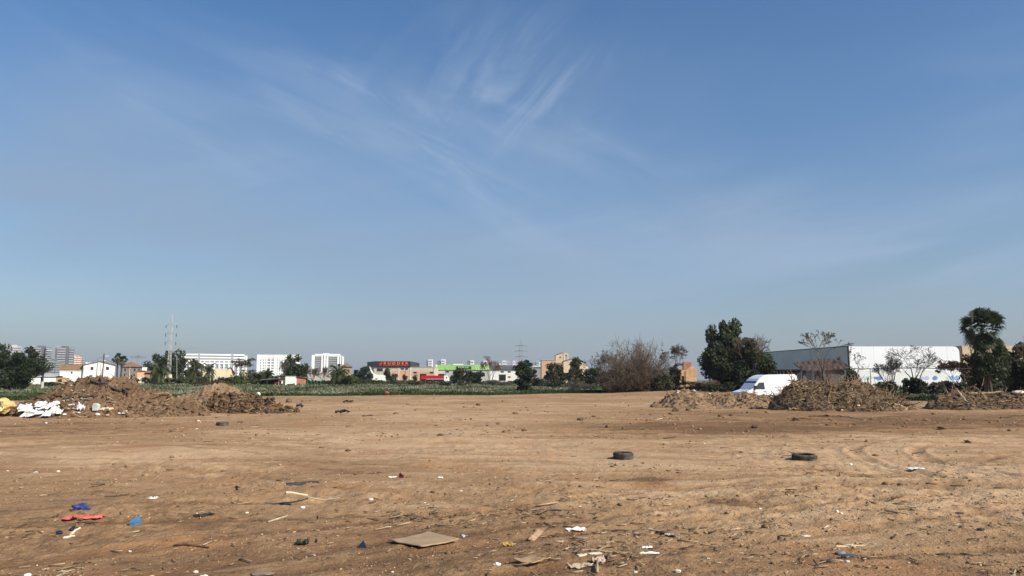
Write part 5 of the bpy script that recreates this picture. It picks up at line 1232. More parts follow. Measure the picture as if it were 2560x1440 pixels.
class Heap:
    def __init__(s, name, label, pts, d0, ratio, mat, clods, seed, rough=.26, ncl=420, csize=.11, step=.075, cat='soil heap', rf=None):
        s.d0 = d0; s.xs = [Xp(p, d0, q) for p, q in pts]; s.hs = [Zp(q, d0) - tz(Xp(p, d0, q), d0) for p, q in pts]; s.ratio = ratio; s.seed = seed; s.rough = rough; s.rf = rf or ratio
        x0, x1 = s.xs[0] - 1.5, s.xs[-1] + 1.5; hw = max(s.hs) * max(ratio, s.rf) + 1.2
        gx = np.arange(x0, x1, step); gy = np.arange(d0 - hw, d0 + hw, step * 1.15)
        XX, YY = np.meshgrid(gx, gy)
        Z = s.f(XX, YY); cx = (x0 + x1) / 2
        s.o = empty(name, (cx, d0, 0), 0, label, cat)
        n = len(gx); m = len(gy)
        ii = (np.arange(m - 1)[:, None] * n + np.arange(n - 1)[None, :]).ravel()
        s.body = link('soil_body', mesh_np('soil_body', np.stack([XX.ravel() - cx, YY.ravel() - d0, Z.ravel()], 1), np.stack([ii, ii + 1, ii + n + 1, ii + n], 1)), mat, s.o, True)
        g = np.random.default_rng(seed); s.cx = cx
        ncl = int(ncl * 2.4); P = np.column_stack([g.uniform(x0 + .6, x1 - .6, ncl * 3), d0 + g.normal(-.35, .55, ncl * 3) * hw * .62])
        z = s.f(P[:, 0], P[:, 1]); base = terrain(P[:, 0], P[:, 1])
        k = (z - base > .0); P, z = P[k][:ncl], z[k][:ncl]
        rad = .33 * csize * np.exp(g.normal(-.25, .75, len(P))); rad = np.minimum(rad, csize * 1.5)
        me = rock_mesh('clods', np.column_stack([P[:, 0] - cx, P[:, 1] - d0, z + rad * .2]), rad, .6, g.beta(1.3, 2.2, len(P)), clods, seed)
        tag(link('clods', me, clods, s.o), kind='stuff')
    def f(s, x, y):
        hp = np.interp(x, s.xs, s.hs, left=0, right=0)
        xa = np.minimum(np.clip((x - s.xs[0] + 1.2) / 1.2, 0, 1), np.clip((s.xs[-1] + 1.2 - x) / 1.2, 0, 1))
        hp = hp * xa
        w = np.maximum(hp * np.where(y < s.d0, s.rf, s.ratio), .35); t = np.abs(y - s.d0 - .5 * fbm(x + s.seed, y, 3., 2)) / w
        sh = np.clip(1 - t, 0, 1); sh = sh * (.62 + .38 * sh) * (1 + .25 * np.exp(-(t / .18) ** 2)) / 1.25
        z = hp * sh
        on = np.clip(z / .35, 0, 1)
        q = x * 1.0 + s.seed * 3.1
        z = z + on * s.rough * (.6 * fbm(q, y, 1.3, 2) + .9 * (.3 - np.abs(perlin(q / .62, y / .55))) + .6 * (.25 - np.abs(perlin(q / .31 + 5, y / .27))) + .4 * fbm(q + 9, y - 4, .22, 2))
        return terrain(x, y) - .12 + .12 * np.clip(z / .1, 0, 1) + np.maximum(z, 0) - .02
    def front(s, px, py):
        """where a sight line meets the heap"""
        for k in range(400):
            d = s.d0 - max(s.hs) * max(s.ratio, s.rf) - 2 + k * .03
            x = Xp(px, d, py)
            if Zp(py, d) < float(s.f(np.array([x]), np.array([d]))[0]): break
        return x, d, float(s.f(np.array([x]), np.array([d]))[0])

h1 = Heap('soil_heap', 'largest brown soil heap, with white plastic scraps along its left foot', [(10, 1030), (60, 1008), (110, 985), (150, 962), (200, 946), (232, 939), (262, 939), (300, 948), (340, 958), (385, 974), (430, 990), (475, 1001), (520, 1018)], 47, 1.65, soil_red, cl_red, 3, .32, 900, .13)
h2 = Heap('soil_heap', 'pale tan soil heap with a pointed top right of the largest heap', [(395, 1008), (430, 1000), (470, 984), (500, 971), (530, 960), (550, 956), (566, 958), (590, 971), (620, 981), (655, 992), (690, 1004), (725, 1016)], 54.5, 1.5, soil_pale, cl_pale, 5, .22, 420, .11)
h3 = Heap('soil_heap', 'dark clodded soil heap lying against the front of the pale tan one', [(505, 1012), (535, 992), (570, 981), (610, 984), (650, 992), (690, 1003), (720, 1012), (750, 1023)], 51.6, 1.25, soil_dark, cl_dark, 9, .34, 800, .15)
h4 = Heap('soil_bank', 'low rough soil bank in front of the white delivery van', [(1625, 1010), (1650, 1000), (1670, 988), (1690, 981), (1715, 974), (1740, 978), (1765, 985), (1800, 981), (1835, 987), (1860, 981), (1890, 984), (1935, 988), (1965, 997), (2000, 1004)], 61.5, 1.3, soil_pale, cl_red, 13, .26, 450, .10, cat='soil bank', rf=3.6)
h5 = Heap('root_heap', 'big heap of uprooted stumps and roots right of the delivery van', [(1925, 1004), (1948, 985), (1965, 968), (1985, 955), (2010, 954), (2045, 957), (2080, 955), (2110, 954), (2150, 955), (2180, 962), (2215, 982), (2250, 1004), (2285, 1022)], 56, 1.75, soil_olive, cl_dark, 17, .34, 500, .12, cat='root heap')
h6 = Heap('root_heap', 'lower heap of roots and rubble at the right edge of the lot', [(2310, 1012), (2340, 994), (2375, 978), (2415, 976), (2455, 982), (2500, 983), (2560, 986), (2640, 990), (2720, 1010)], 58, 1.9, soil_olive, cl_red, 19, .34, 600, .12, cat='root heap')
h7 = Heap('soil_bank', 'thin ridge of scraped earth at the left edge of the weedy field', [(690, 1012), (720, 1004), (760, 1001), (800, 999), (830, 1003)], 78, 1.5, soil_pale, cl_pale, 23, .12, 60, .1, cat='soil bank')

rootm = M('dry pale roots', (.20, .132, .076), .95, .35, 1.2, c2=(.39, .27, .158), island=.5, bump=.02, bscale=12)
rootd = M('dark wet roots', (.075, .05, .034), .95, .3, 1.5)
def crooked(rr, ln, r, d0):
    p = Vector((0, 0, 0)); pts = [p.copy()]; n = 6; d = d0.normalized()
    for k in range(n):
        d = (d + Vector((rr.gauss(0, .28), rr.gauss(0, .28), rr.gauss(0, .22)))).normalized(); p = p + d * ln / n; pts.append(p.copy())
    return pts, [r * (1 - .75 * k / n) + .006 for k in range(n + 1)]
def roots(h, n, seed, span, lmin=.5, lmax=1.7, stuff=500, front=.75):
    rr = random.Random(seed)
    a, b = Xp(span[0], h.d0), Xp(span[1], h.d0)
    def spot_():
        for _ in range(60):
            x = rr.uniform(a, b); hp = float(np.interp(x, h.xs, h.hs)); y = h.d0 - rr.uniform(-.15, 1.0) ** 1 * hp * h.ratio * .95
            z = float(h.f(np.array([x]), np.array([y]))[0])
            if z - tz(x, y) > .02: break
        return x, y, z
    for k in range(n):
        x, y, z = spot_(); ln = rr.uniform(lmin, lmax); r = rr.uniform(.028, .07)
        an = rr.uniform(0, 2 * PI)
        pts, rs = crooked(rr, ln, r, Vector((math.cos(an), math.sin(an) * .6 - .25, rr.gauss(.12, .4))))
        mb = MB().tube([(q.x + x - h.cx, q.y + y - h.d0, q.z + z + .04) for q in pts], rs, 6)
        if rr.random() < .75:
            i = rr.randint(2, 4); p2, r2 = crooked(rr, ln * .55, rs[i] * .7, Vector((rr.gauss(0, 1), rr.gauss(0, 1), rr.gauss(.2, .5))))
            mb.tube([(q.x + pts[i].x + x - h.cx, q.y + pts[i].y + y - h.d0, q.z + pts[i].z + z + .04) for q in p2], r2, 5)
        mb.build('root', rootm if rr.random() < .78 else rootd, h.o, True)
    if stuff:
        sg = []
        for k in range(stuff):
            x, y, z = spot_(); ln = rr.uniform(.2, .8); pts, rs = crooked(rr, ln, rr.uniform(.012, .032), Vector((rr.gauss(0, 1), rr.gauss(0, .7), rr.gauss(.15, .5))))
            for i in range(0, 6, 2): sg.append(((pts[i].x + x - h.cx, pts[i].y + y - h.d0, pts[i].z + z + .03), (pts[i + 2].x + x - h.cx, pts[i + 2].y + y - h.d0, pts[i + 2].z + z + .03), rs[i], rs[i + 2]))
        V, Q = prisms(sg, 4); tag(link('root_tangle', mesh_np('root_tangle', V, Q), rootm, h.o), kind='stuff')
roots(h5, 98, 1, (1940, 2270), .7, 2.3, stuff=1700)
roots(h6, 60, 2, (2330, 2640), stuff=700)
roots(h4, 22, 3, (1660, 1960), .3, .9, 220)
roots(h1, 18, 4, (60, 430), .4, 1.1, 200)
roots(h3, 10, 5, (520, 740), .3, .8, 120)

# ------------------------------------------------------------------ rubbish
def crumple(name, label, cat, loc, w, dp, hgt, mat, seed, group=None, rz=0., thick=.01, n=9, hole=None, wild=1., ragged=True, tilt=0.):
    """crumpled thin sheet with real thickness, lying at loc"""
    g = np.random.default_rng(seed); s = seed * 2.37
    u, v = np.meshgrid(np.linspace(-1, 1, n), np.linspace(-1, 1, n))
    z = (.5 * perlin(u * 1.6 + s, v * 1.6 + s) + .35 * perlin(u * 3.4 - s, v * 3.1 + s)) * wild
    z = z - z.min(); z = z / z.max() * hgt
    ex = 1 + .3 * perlin(v * 2.2 + s, u * .7 + s) if ragged else 1; ey = 1 + .35 * perlin(u * 2.2 - s, v * .7 - s) if ragged else 1
    rr = np.sqrt(u * u + v * v); k = 1 - (.22 if ragged else 0) * np.clip(rr - .75, 0, 1)
    V = np.stack([(u * ex * k * w / 2).ravel(), (v * ey * k * dp / 2).ravel(), z.ravel()], 1)
    Fs = [(j * n + i, j * n + i + 1, (j + 1) * n + i + 1, (j + 1) * n + i) for j in range(n - 1) for i in range(n - 1) if not (hole and hole(u[j, i], v[j, i]))]
    o = MB().add(V, Fs).build(name, mat, None, False); o.location = loc; o.rotation_euler = (tilt, 0, rz)
    o.modifiers.new('thick', 'SOLIDIFY').thickness = thick
    return tag(o, label, cat, group)
def lump(name, label, cat, loc, sx, sy, sz, mat, seed, group=None, rz=0., rough=.25, sub=2):
    bm = bmesh.new(); bmesh.ops.create_icosphere(bm, subdivisions=sub, radius=1)
    rr = random.Random(seed); o_ = Vector((seed * 1.7, seed * .9, 0))
    from mathutils import noise as mn
    for v in bm.verts: v.co *= 1 + rough * mn.noise(v.co * 1.7 + o_) * 1.6 + rr.gauss(0, .04)
    me = bpy.data.meshes.new(name); bm.to_mesh(me); bm.free()
    for v in me.vertices: v.co = Vector((v.co.x * sx, v.co.y * sy, v.co.z * sz))
    o = link(name, me, mat); o.location = loc; o.rotation_euler = (0, 0, rz)
    return tag(o, label, cat, group)
def on(px, py, up=0.):
    x, y, z = gp(px, py); return (x, y, z + up)
def mpp(px, py): return gp(px, py)[1] / F          # metres per photo pixel at that ground point
def stick(name, label, cat, a, b, r, mat, seed=1, bend=.04, group=None, up=0., fork=False):
    A = Vector(on(*a)); C = Vector(on(*b)); rr = random.Random(seed); ln = (C - A).length
    pts = []
    for k in range(7):
        t = k / 6; p = A.lerp(C, t); p.z = gz(p.x, p.y) + r * .8 + up * math.sin(PI * t); pts.append(p + Vector((rr.gauss(0, bend), rr.gauss(0, bend), 0)) * ln * .4)
    mb = MB().tube(pts, [r * rr.uniform(.75, 1.15) * (1 - .35 * k / 6) for k in range(7)], 6)
    if fork: mb.tube([pts[3], pts[3] + Vector((ln * .15, .05, r * 2)), pts[3] + Vector((ln * .32, .16, r))], [r * .7, r * .5, r * .25], 5)
    return tag(mb.build(name, mat), label, cat, group)

# tyres
tyrem = M('worn dusty rubber', (.030, .029, .028), .85, .3, 6, c2=(.125, .108, .085))
def tyre(label, pxc, py, D, Wt, rx=0., rz=0., fallen=True):
    x, y, z = gp(pxc, py)
    o = empty('tyre', (x, y, z - .03), rz, label, 'tyre', 'discarded tyres on the dirt')
    r = D / 2; h = Wt / 2
    prof = [(r * .62, -h * .85), (r * .66, -h), (r * .88, -h * 1.03), (r * .97, -h * .82), (r, -h * .5), (r * .985, -h * .1), (r * .97, 0), (r * .985, h * .1), (r, h * .5), (r * .97, h * .82), (r * .88, h * 1.03), (r * .66, h), (r * .62, h * .85), (r * .70, h * .55), (r * .82, h * .2), (r * .82, -h * .2), (r * .70, -h * .55), (r * .62, -h * .85)]
    if fallen:
        b = MB().lathe(prof, 40, 'z', (0, 0, h)).build('casing', tyrem, o, True)
        t = MB()
        for k in range(56):
            a = 2 * PI * k / 56; a2 = a + .05
            for lo, hi in ((-h * .78, -h * .12), (h * .12, h * .78)):
                q = []
                for rr_ in (r * .985, r * 1.012):
                    for (aa, zz) in ((a, lo), (a2, lo), (a2 + .03, hi), (a + .03, hi)): q.append((rr_ * math.cos(aa), rr_ * math.sin(aa), h + zz))
                t.add(q, [(4, 5, 6, 7), (0, 1, 5, 4), (1, 2, 6, 5), (2, 3, 7, 6), (3, 0, 4, 7)])
        t.build('tread', tyrem, b)
        if rx: o.rotation_euler = (rx, 0, rz)
    return o
tyre('small black tyre lying flat in the middle of the lot, left of the dusty one', 1558, 1149, .555, .215, .015)
tyre('dusty brown tyre lying flat with a strap of tread at its left', 2011, 1148, .665, .20, .05, .3)
tyre('far dark tyre lying alone below the dark clodded heap', 556, 1061, .60, .205, .0)
x, y, z = gp(1984, 1141)
tag(MB().add([(x - .16, y + .02, z + .17), (x + .1, y + .06, z + .12), (x + .1, y + .03, z + .06), (x - .05, y, z + .10), (x - .16, y + .05, z + .165), (x + .1, y + .09, z + .115), (x + .1, y + .06, z + .055), (x - .05, y + .03, z + .095)], [(0, 1, 2, 3), (7, 6, 5, 4), (0, 4, 5, 1), (1, 5, 6, 2), (2, 6, 7, 3), (3, 7, 4, 0)]).build('rubber_strap', tyrem), 'pointed rubber strap sticking out at the left of the dusty tyre', 'rubber')

blue = M('blue plastic film', (.03, .05, .20), .4, .4, 6, spec=.5); blue2 = M('light blue plastic', (.08, .20, .36), .5, .3, 8); redc = M('faded red cloth', (.55, .12, .105), .85, .3, 7)
wht = M('dirty white plastic film', (.66, .64, .61), .5, .2, 3, c2=(.8, .79, .77)); wpap = M('white paper', (.72, .70, .66), .8, .12, 6); pwood = M('pale split wood', (.62, .47, .29), .85, .2, 9); dwood = M('dark weathered wood', (.075, .055, .042), .9, .3, 8); bone = M('bleached wood', (.62, .55, .44), .85, .12, 8)
grayp = M('grey brown board', (.30, .225, .155), .9, .12, 3); slate = M('dark grey board', (.055, .055, .056), .8, .3, 6); navy = M('navy plastic', (.015, .022, .05), .5, .2, 6); yell = M('yellow scrap', (.42, .28, .07), .8, .2, 8); darkred = M('dark red scrap', (.10, .025, .02), .8, .2, 6)
teal = M('teal plastic', (.045, .16, .17), .5, .3, 4); foam = M('yellow foam', (.60, .43, .18), .95, .2, 3, bump=.02); foam2 = M('pale yellow foam', (.76, .66, .36), .95, .1, 3)

lump('plastic_bag', 'dark blue twisted plastic bag above the red cloth strip', 'bag', on(197, 1278, .05), .115, .09, .055, blue, 3, rough=.45)
lump('plastic_bag_end', 'knotted blue tail end of the twisted plastic bag', 'bag', on(216, 1279, .02), .06, .03, .022, blue, 4, rough=.5)
crumple('cloth_strip', 'faded red cloth strip lying left on the dirt', 'cloth', on(217, 1301, .01), .50, .20, .05, redc, 3, rz=-.05, wild=.7)
crumple('cloth_scrap', 'small piece of the faded red cloth at the left end of the strip', 'cloth', on(176, 1299, .01), .2, .26, .035, redc, 7)
lump('dark_board_strip', 'dark splintered strip under the front edge of the red cloth', 'wood', on(222, 1308, .01), .19, .03, .014, dwood, 8)
b_ = on(341, 1306, .0); mm = MB().box(-.07, .065, -.08, .08, 0, .085).add([(-.07, -.08, .086), (.065, -.08, .09), (.06, .09, .12), (-.07, .08, .105)], [(0, 1, 2, 3)]).build('plastic_box', blue2); mm.location = b_; mm.rotation_euler = (.18, -.12, .25)
tag(mm, 'crushed light blue plastic carton right of the red cloth strip', 'carton')
stick('thin_stick', 'thin straight dark stick above the white crumpled paper', 'stick', (262, 1242), (321, 1237), .016, dwood, 4, .01)
crumple('crumpled_paper', 'white crumpled paper left of the dark plank', 'paper', on(381, 1247, .0), .17, .16, .07, wpap, 11)
stick('bleached_stick', 'bleached forked bone like stick below the red cloth', 'stick', (178, 1333), (200, 1324), .022, bone, 6, .05); stick('bleached_stick', 'lower bleached stick below the red cloth', 'stick', (157, 1350), (186, 1344), .02, bone, 7, .06)
lump('dark_scrap', 'small dark blue black scrap left of the bleached sticks', 'scrap', on(148, 1332, .02), .05, .04, .03, navy, 9); lump('dark_scrap', 'black crumbled scrap next to the upper bleached stick', 'scrap', on(184, 1326, .02), .06, .05, .03, black, 10, rough=.5)
# planks
def plank(label, a, b, w, t, mat, tilt=0., name='plank', cat='plank', group=None, lift=0.):
    A = Vector(on(*a)); C = Vector(on(*b)); A.z = max(A.z, C.z) + lift; C.z = A.z
    dr = (C - A); L = dr.length; o = MB().box(0, L, -w / 2, w / 2, .0, t).box(L * .06, L * .22, -w * .2, w * .2, t + .001, t + .004).build(name, mat)
    o.location = A; o.rotation_euler = (tilt, 0, math.atan2(dr.y, dr.x)); md = o.modifiers.new('edge', 'BEVEL'); md.width = .004
    return tag(o, label, cat, group)
plank('dark grey slotted plank, the longest board in the left half', (716, 1212), (797, 1207), .11, .03, slate, .22)
stick('split_wood', 'bright pale wood splinter just below the dark grey plank', 'wood', (716, 1232), (770, 1230), .034, pwood, 9, .01)
stick('rubber_strip', 'long thin black rubber strip below the pale splinter', 'strip', (664, 1251), (770, 1241), .018, black, 10, .02)
lump('rubber_flap', 'black folded flap in the middle of the long thin rubber strip', 'rubber', on(715, 1248, .025), .11, .05, .04, black, 12)
crumple('rubber_strip_wide', 'short wide black rubber piece slanting in the left half', 'rubber', on(510, 1286, .01), .36, .12, .04, black, 13, rz=.75, thick=.015)
stick('thin_twig', 'thin pale curved twig right of the long rubber strip', 'twig', (770, 1238), (850, 1235), .008, bone, 13, .05)
stick('dark_stick', 'dark reddish split stick in the lower left with a long thin end', 'stick', (434, 1357), (522, 1363), .018, M('red brown wood', (.12, .055, .035), .9), 14, .02)
lump('bark_piece', 'grey curved bark slab at the bottom edge of the left half', 'bark', on(655, 1428, .015), .15, .07, .028, M('grey bark slab', (.2, .15, .105), .95), 15)
crumple('bottle_scrap', 'dark green crumpled scrap with a pale edge low in the left half', 'scrap', on(755, 1354, .0), .19, .12, .08, M('dark green scrap', (.03, .045, .03), .6), 16)
x, y, z = gp(905, 1356); tag(MB().add([(x - .07, y - .02, z), (x + .075, y - .02, z), (x + .02, y + .0, z + .10), (x, y + .1, z)], [(0, 1, 2), (1, 3, 2), (3, 0, 2), (0, 3, 1)]).build('plastic_shard', navy), 'small navy triangular plastic shard left of the big board', 'plastic')
# the big board, bent up at two corners
def bentboard(name, label, px, py, w, dp, rz, mat, lift, seed, cat='board', n=16, t=.012):
    u, v = np.meshgrid(np.linspace(-1, 1, n), np.linspace(-1, 1, n))
    z = lift * (.65 * np.clip(-u * .7 - v * .7, 0, 2) ** 2 * .25 + np.clip(u, 0, 1) ** 2 * .25 * (v < 2)) + .008 * perlin(u * 2 + seed, v * 2)
    wob = .04 * perlin(u * 3 + seed, v * 3)
    V = np.stack([((u + wob) * w / 2).ravel(), ((v + wob) * dp / 2).ravel(), z.ravel()], 1)
    o = MB().add(V, [(j * n + i, j * n + i + 1, (j + 1) * n + i + 1, (j + 1) * n + i) for j in range(n - 1) for i in range(n - 1)]).build(name, mat, None, True)
    o.location = on(px, py, .035); o.rotation_euler = (0, 0, rz); o.modifiers.new('thick', 'SOLIDIFY').thickness = t
    return tag(o, label, cat)
bentboard('fibre_board', 'large grey brown fibreboard sheet lying as a diamond, front centre', 1060, 1348, .68, .72, .80, M('dusty fibreboard', (.34, .235, .14), .9, .1, 2.5), .07, 3)
bentboard('fibre_board', 'brown board half buried at the bottom right of centre, with a black underside edge', 1330, 1412, .30, .36, -.7, M('soil covered board', (.33, .22, .13), .95, .2, 5), .12, 5)
lump('stone', 'small blue grey stone right of the large fibreboard', 'stone', on(1158, 1336, .02), .035, .03, .025, M('blue grey stone', (.33, .37, .45), .8), 17)
lump('slate_piece', 'grey slate like slab in the debris right of centre', 'slab', on(1387, 1266, .015), .15, .09, .025, M('grey slab', (.17, .165, .16), .85), 18)
crumple('white_rag', 'torn white rag in the debris right of centre', 'rag', on(1440, 1321, .005), .30, .16, .05, wpap, 19, rz=.15)
plank('warm brown split board standing out of the debris right of centre', (1327, 1350), (1352, 1326), .085, .02, M('warm brown wood', (.42, .27, .165), .9, .2, 8), .3, 'wood_piece', 'wood')
crumple('yellow_scrap', 'mustard yellow crumpled scrap below the brown split board', 'scrap', on(1270, 1362, .0), .14, .14, .05, yell, 20)
0 and crumple('yellow_scrap', 'smaller mustard yellow scrap left of the bigger one', 'scrap', on(1250, 1374, .0), .10, .10, .03, yell, 21)
stick('long_root', 'long pale brown root with a knot in the lower right of centre', 'root', (1447, 1384), (1548, 1386), .018, M('root brown', (.30, .22, .14), .95), 22, .03, fork=True)
plank('pale weathered slat below the long pale root', (1445, 1397), (1502, 1390), .06, .014, bone, .1, 'slat', 'wood')
crumple('bark_curl', 'pale curled bark sheet lowest in the debris right of centre', 'bark', on(1450, 1414, .005), .30, .13, .06, M('pale bark', (.46, .36, .25), .95, .2, 6), 23, rz=.1)
crumple('pale_scrap', 'pinkish pointed bark flake above the curled bark sheet', 'bark', on(1497, 1405, .005), .18, .13, .07, M('pinkish flake', (.55, .42, .33), .9), 24)
stick('dark_stick', 'thin dark stick under the curled bark sheet', 'stick', (1437, 1427), (1468, 1424), .011, dwood, 25, .03)
crumple('white_rag', 'small clean white rag right of the debris', 'rag', on(1618, 1373, .005), .155, .07, .03, wht, 26, rz=.2); crumple('white_rag', 'dirty torn white strip below the small clean rag', 'rag', on(1624, 1383, .005), .27, .06, .02, wpap, 27, rz=.12)
stick('bark_strip', 'dark split bark strip with a pale face right of centre', 'bark', (1640, 1328), (1687, 1340), .024, dwood, 28, .04, fork=True); crumple('pale_flake', 'pale pink flake at the right end of the dark bark strip', 'bark', on(1672, 1336, .02), .13, .06, .03, M('pale pink flake', (.55, .42, .38), .9), 29, rz=-.4)
stick('dark_twig', 'short dark twig up left of the dark bark strip', 'twig', (1610, 1317), (1632, 1320), .012, bone, 30, .05)
stick('straw_stick', 'straight straw coloured stick in the lower right', 'stick', (2090, 1369), (2161, 1364), .013, M('straw stick', (.55, .42, .25), .9), 31, .012)
lump('wood_chip', 'pale oval wood chip up left of the straw coloured stick', 'wood', on(2016, 1337, .012), .075, .035, .014, bone, 32)
lump('shoe_sole', 'dusty grey blue shoe like piece in the lower right', 'shoe', on(2103, 1391, .02), .075, .05, .035, M('dusty grey blue rubber', (.19, .19, .20), .8, .2, 6), 33); lump('shoe_sole', 'dark blue grey shoe like piece beside the dusty one', 'shoe', on(2122, 1400, .02), .10, .05, .03, M('dark blue rubber', (.055, .065, .075), .7, .2, 6), 34)
lump('dark_scrap', 'black scrap with bits below the shoe like pieces', 'scrap', on(2072, 1415, .01), .09, .05, .02, black, 35, rough=.6)
crumple('paper_strip', 'white paper strip in the right part beside the wheel tracks', 'paper', on(2288, 1174, .0), .42, .28, .06, wht, 36, rz=.05)
lump('dark_scrap', 'dark scrap at the right, nearer the bottom corner', 'scrap', on(2452, 1335, .015), .055, .035, .02, black, 37); lump('dark_scrap', 'thin dark flake at the right, above the bottom corner', 'scrap', on(2399, 1286, .012), .075, .04, .014, dwood, 38)
lump('dark_red_lump', 'dark red lump upright near the middle of the lot', 'lump', on(1003, 1194, .05), .055, .05, .07, darkred, 39, rough=.5)
crumple('paper_scrap', 'white paper scrap left of the dark red lump', 'paper', on(981, 1192, .0), .18, .12, .03, wpap, 40); crumple('paper_scrap', 'pale paper scrap right of the dark red lump', 'paper', on(1101, 1196, .0), .12, .1, .03, wpap, 41)
for i, (p, q, s) in enumerate(((757, 1260, .045), (927, 1247, .05), (1152, 1226, .034), (1243, 1424, .042), (981, 1423, .022), (617, 1272, .04), (1900, 1267, .035), (2103, 1290, .03), (2160, 1401, .026), (2120, 1418, .026), (1450, 1262, .024), (1589, 1434, .026), (90, 1187, .06), (145, 1187, .05), (325, 1368, .026), (2128, 1165, .05), (490, 1424, .035), (380, 1433, .03), (1062, 1247, .02), (1770, 1401, .024), (510, 1440, .05), (70, 1432, .04), (1695, 1437, .04))):
    lump('white_stone', 'pale white stone lying loose on the brown dirt', 'stone', on(p, q, s * .3), s * .95, s * .7, s * .5, bone if i % 3 else wpap, 60 + i, 'pale stones dotted over the dirt')
for i, (p, q, s) in enumerate(((1688, 1028, .20), (1721, 1027, .16), (1776, 1010, .22), (1888, 1073, .13), (1800, 1044, .12), (1828, 1041, .12), (600, 1058, .11), (1990, 1053, .16), (2420, 1110, .09), (1450, 1050, .13), (1310, 1080, .1), (1195, 1015, .16), (1100, 1093, .1), (870, 1128, .07), (2250, 1215, .05), (2212, 1213, .05))):
    lump('dark_clod', 'dark earth clod lying loose on the paler dirt', 'clod', on(p, q, s * .3), s * 1.2, s, s * .75, soil_dark, 90 + i, 'dark clods dotted over the dirt', rough=.4)
# black plastic near the dark heap
crumple('black_plastic', 'black plastic lump at the right foot of the dark clodded heap', 'plastic', on(750, 1017, .0), .62, .5, .42, slate, 44)
crumple('black_plastic', 'ragged black plastic strip further right of the dark heap', 'plastic', on(855, 1032, .0), 1.0, .5, .28, black, 45)
crumple('black_plastic', 'flat black plastic scrap behind the ragged strip', 'plastic', on(870, 1007, .0), 1.0, .9, .26, black, 46)
lump('brown_block', 'square brown earth block at the right end of the dark heap', 'block', on(722, 1006, .15), .32, .25, .24, soil_red, 47, rough=.15)
stick('dark_branch', 'dark flat branch in front of the dark clodded heap', 'branch', (665, 1036), (712, 1033), .05, dwood, 48, .06, fork=True)
stick('pale_branch', 'curved pale branch at the left foot of the pale heap', 'branch', (470, 1030), (518, 1027), .04, bone, 49, .08, up=.2)
lump('scrap_wood', 'flat dark wood scrap on the open lot right of the plastic', 'wood', on(925, 1039, .03), .22, .12, .05, dwood, 50)
# junk along the far edge of the lot
plank('black roofing sheet lying at the far edge of the lot', (932, 987), (966, 985), .9, .14, slate, 0, 'roof_sheet', 'sheet', lift=.15)
plank('long brown beam lying at the far edge of the lot', (972, 984), (1004, 983.5), .35, .2, dwood, 0, 'beam', 'beam', lift=.2)
lump('red_sack', 'faded red sack between the roofing sheet and the beam', 'sack', on(966, 986, .2), .4, .4, .32, M('faded red sack', (.30, .07, .06), .8), 51)
lump('white_sack', 'white bag at the field edge right of the pale tan heap', 'bag', on(1008 - 362, 990, .2), .35, .3, .3, white, 52)
# ridge with dead branches in front of the root heap
h8 = Heap('earth_ridge', 'low dark earth ridge in front of the root heap', [(2000, 1045), (2030, 1038.5), (2060, 1037), (2100, 1039), (2135, 1044)], 44.6, 1.1, soil_dark, cl_dark, 29, .10, 120, .08, step=.05, cat='earth ridge')
stick('pale_pole', 'long pale straight pole lying along the earth ridge', 'pole', (2105, 1041), (2163, 1049), .045, pwood, 53, .02)
stick('pale_pole', 'long thin dark pole lying right of the earth ridge near the edge', 'pole', (2500, 1046), (2556, 1040), .05, dwood, 54, .03)

# rubbish on the largest heap
def onheap(h, p, q, up=.05): x, y, z = h.front(p, q); return (x, y - .05, z + up)
for i, (p, q, w, dp, hg, lab) in enumerate(((66, 1030, 1.0, .7, .42, 'white plastic sheet, leftmost of the scraps on the largest heap'), (84, 1040, .8, .6, .3, 'white plastic scrap at the very foot of the largest heap'), (104, 1018, .75, .5, .4, 'white plastic scrap highest of those on the left slope'), (118, 1024, .85, .6, .4, 'broad white plastic scrap in the middle of the left slope'),
        (98, 1036, .9, .6, .32, 'low flat white plastic scrap below the broad one'), (140, 1016, .55, .4, .35, 'small white plastic scrap right of the broad one'), (139, 1030, .5, .4, .28, 'small white plastic scrap low right of the broad one'), (146, 1037, .6, .4, .26, 'white plastic scrap nearest the teal bag'), (120, 1041, .7, .5, .22, 'white plastic scrap lying flat left of the teal bag'), (62, 1044, .45, .4, .25, 'small white scrap at the lower left end of the white plastic'))):
    crumple('plastic_sheet', lab, 'plastic', onheap(h1, p, q, .12), w * .9, dp * 1.25, hg * .45, wht, 70 + i, n=6, wild=.7, tilt=.55, group='white plastic scraps on the largest heap', rz=G.uniform(-.5, .5))
crumple('plastic_container', 'white plastic container with a dark hole in its face on the largest heap', 'container', onheap(h1, 203, 1031, .05), .44, .3, .55, white, 81, hole=lambda u, v: abs(u) < .3 and abs(v) < .35)
x, y, z = onheap(h1, 241, 1028, .0); cb = MB().prism([(-.17, 0), (.16, .03), (.20, .36), (.05, .46), (-.14, .44), (-.2, .3)], -.13, .13).build('grey_canister', M('pale grey green plastic', (.50, .54, .48), .6)); cb.location = (x, y, z); md = cb.modifiers.new('edge', 'BEVEL'); md.width = .03; tag(cb, 'pale grey green canister on the largest heap left of the cream slab', 'canister')
crumple('foam_slab', 'long cream slab right of the grey green canister', 'slab', onheap(h1, 266, 1029, .06), .85, .3, .24, M('cream slab', (.70, .58, .40), .85), 83, rz=-.35, thick=.06, ragged=False)
lump('teal_bag', 'teal plastic bag at the foot of the largest heap', 'bag', on(170, 1043, .1), .34, .25, .17, teal, 84, rough=.4)
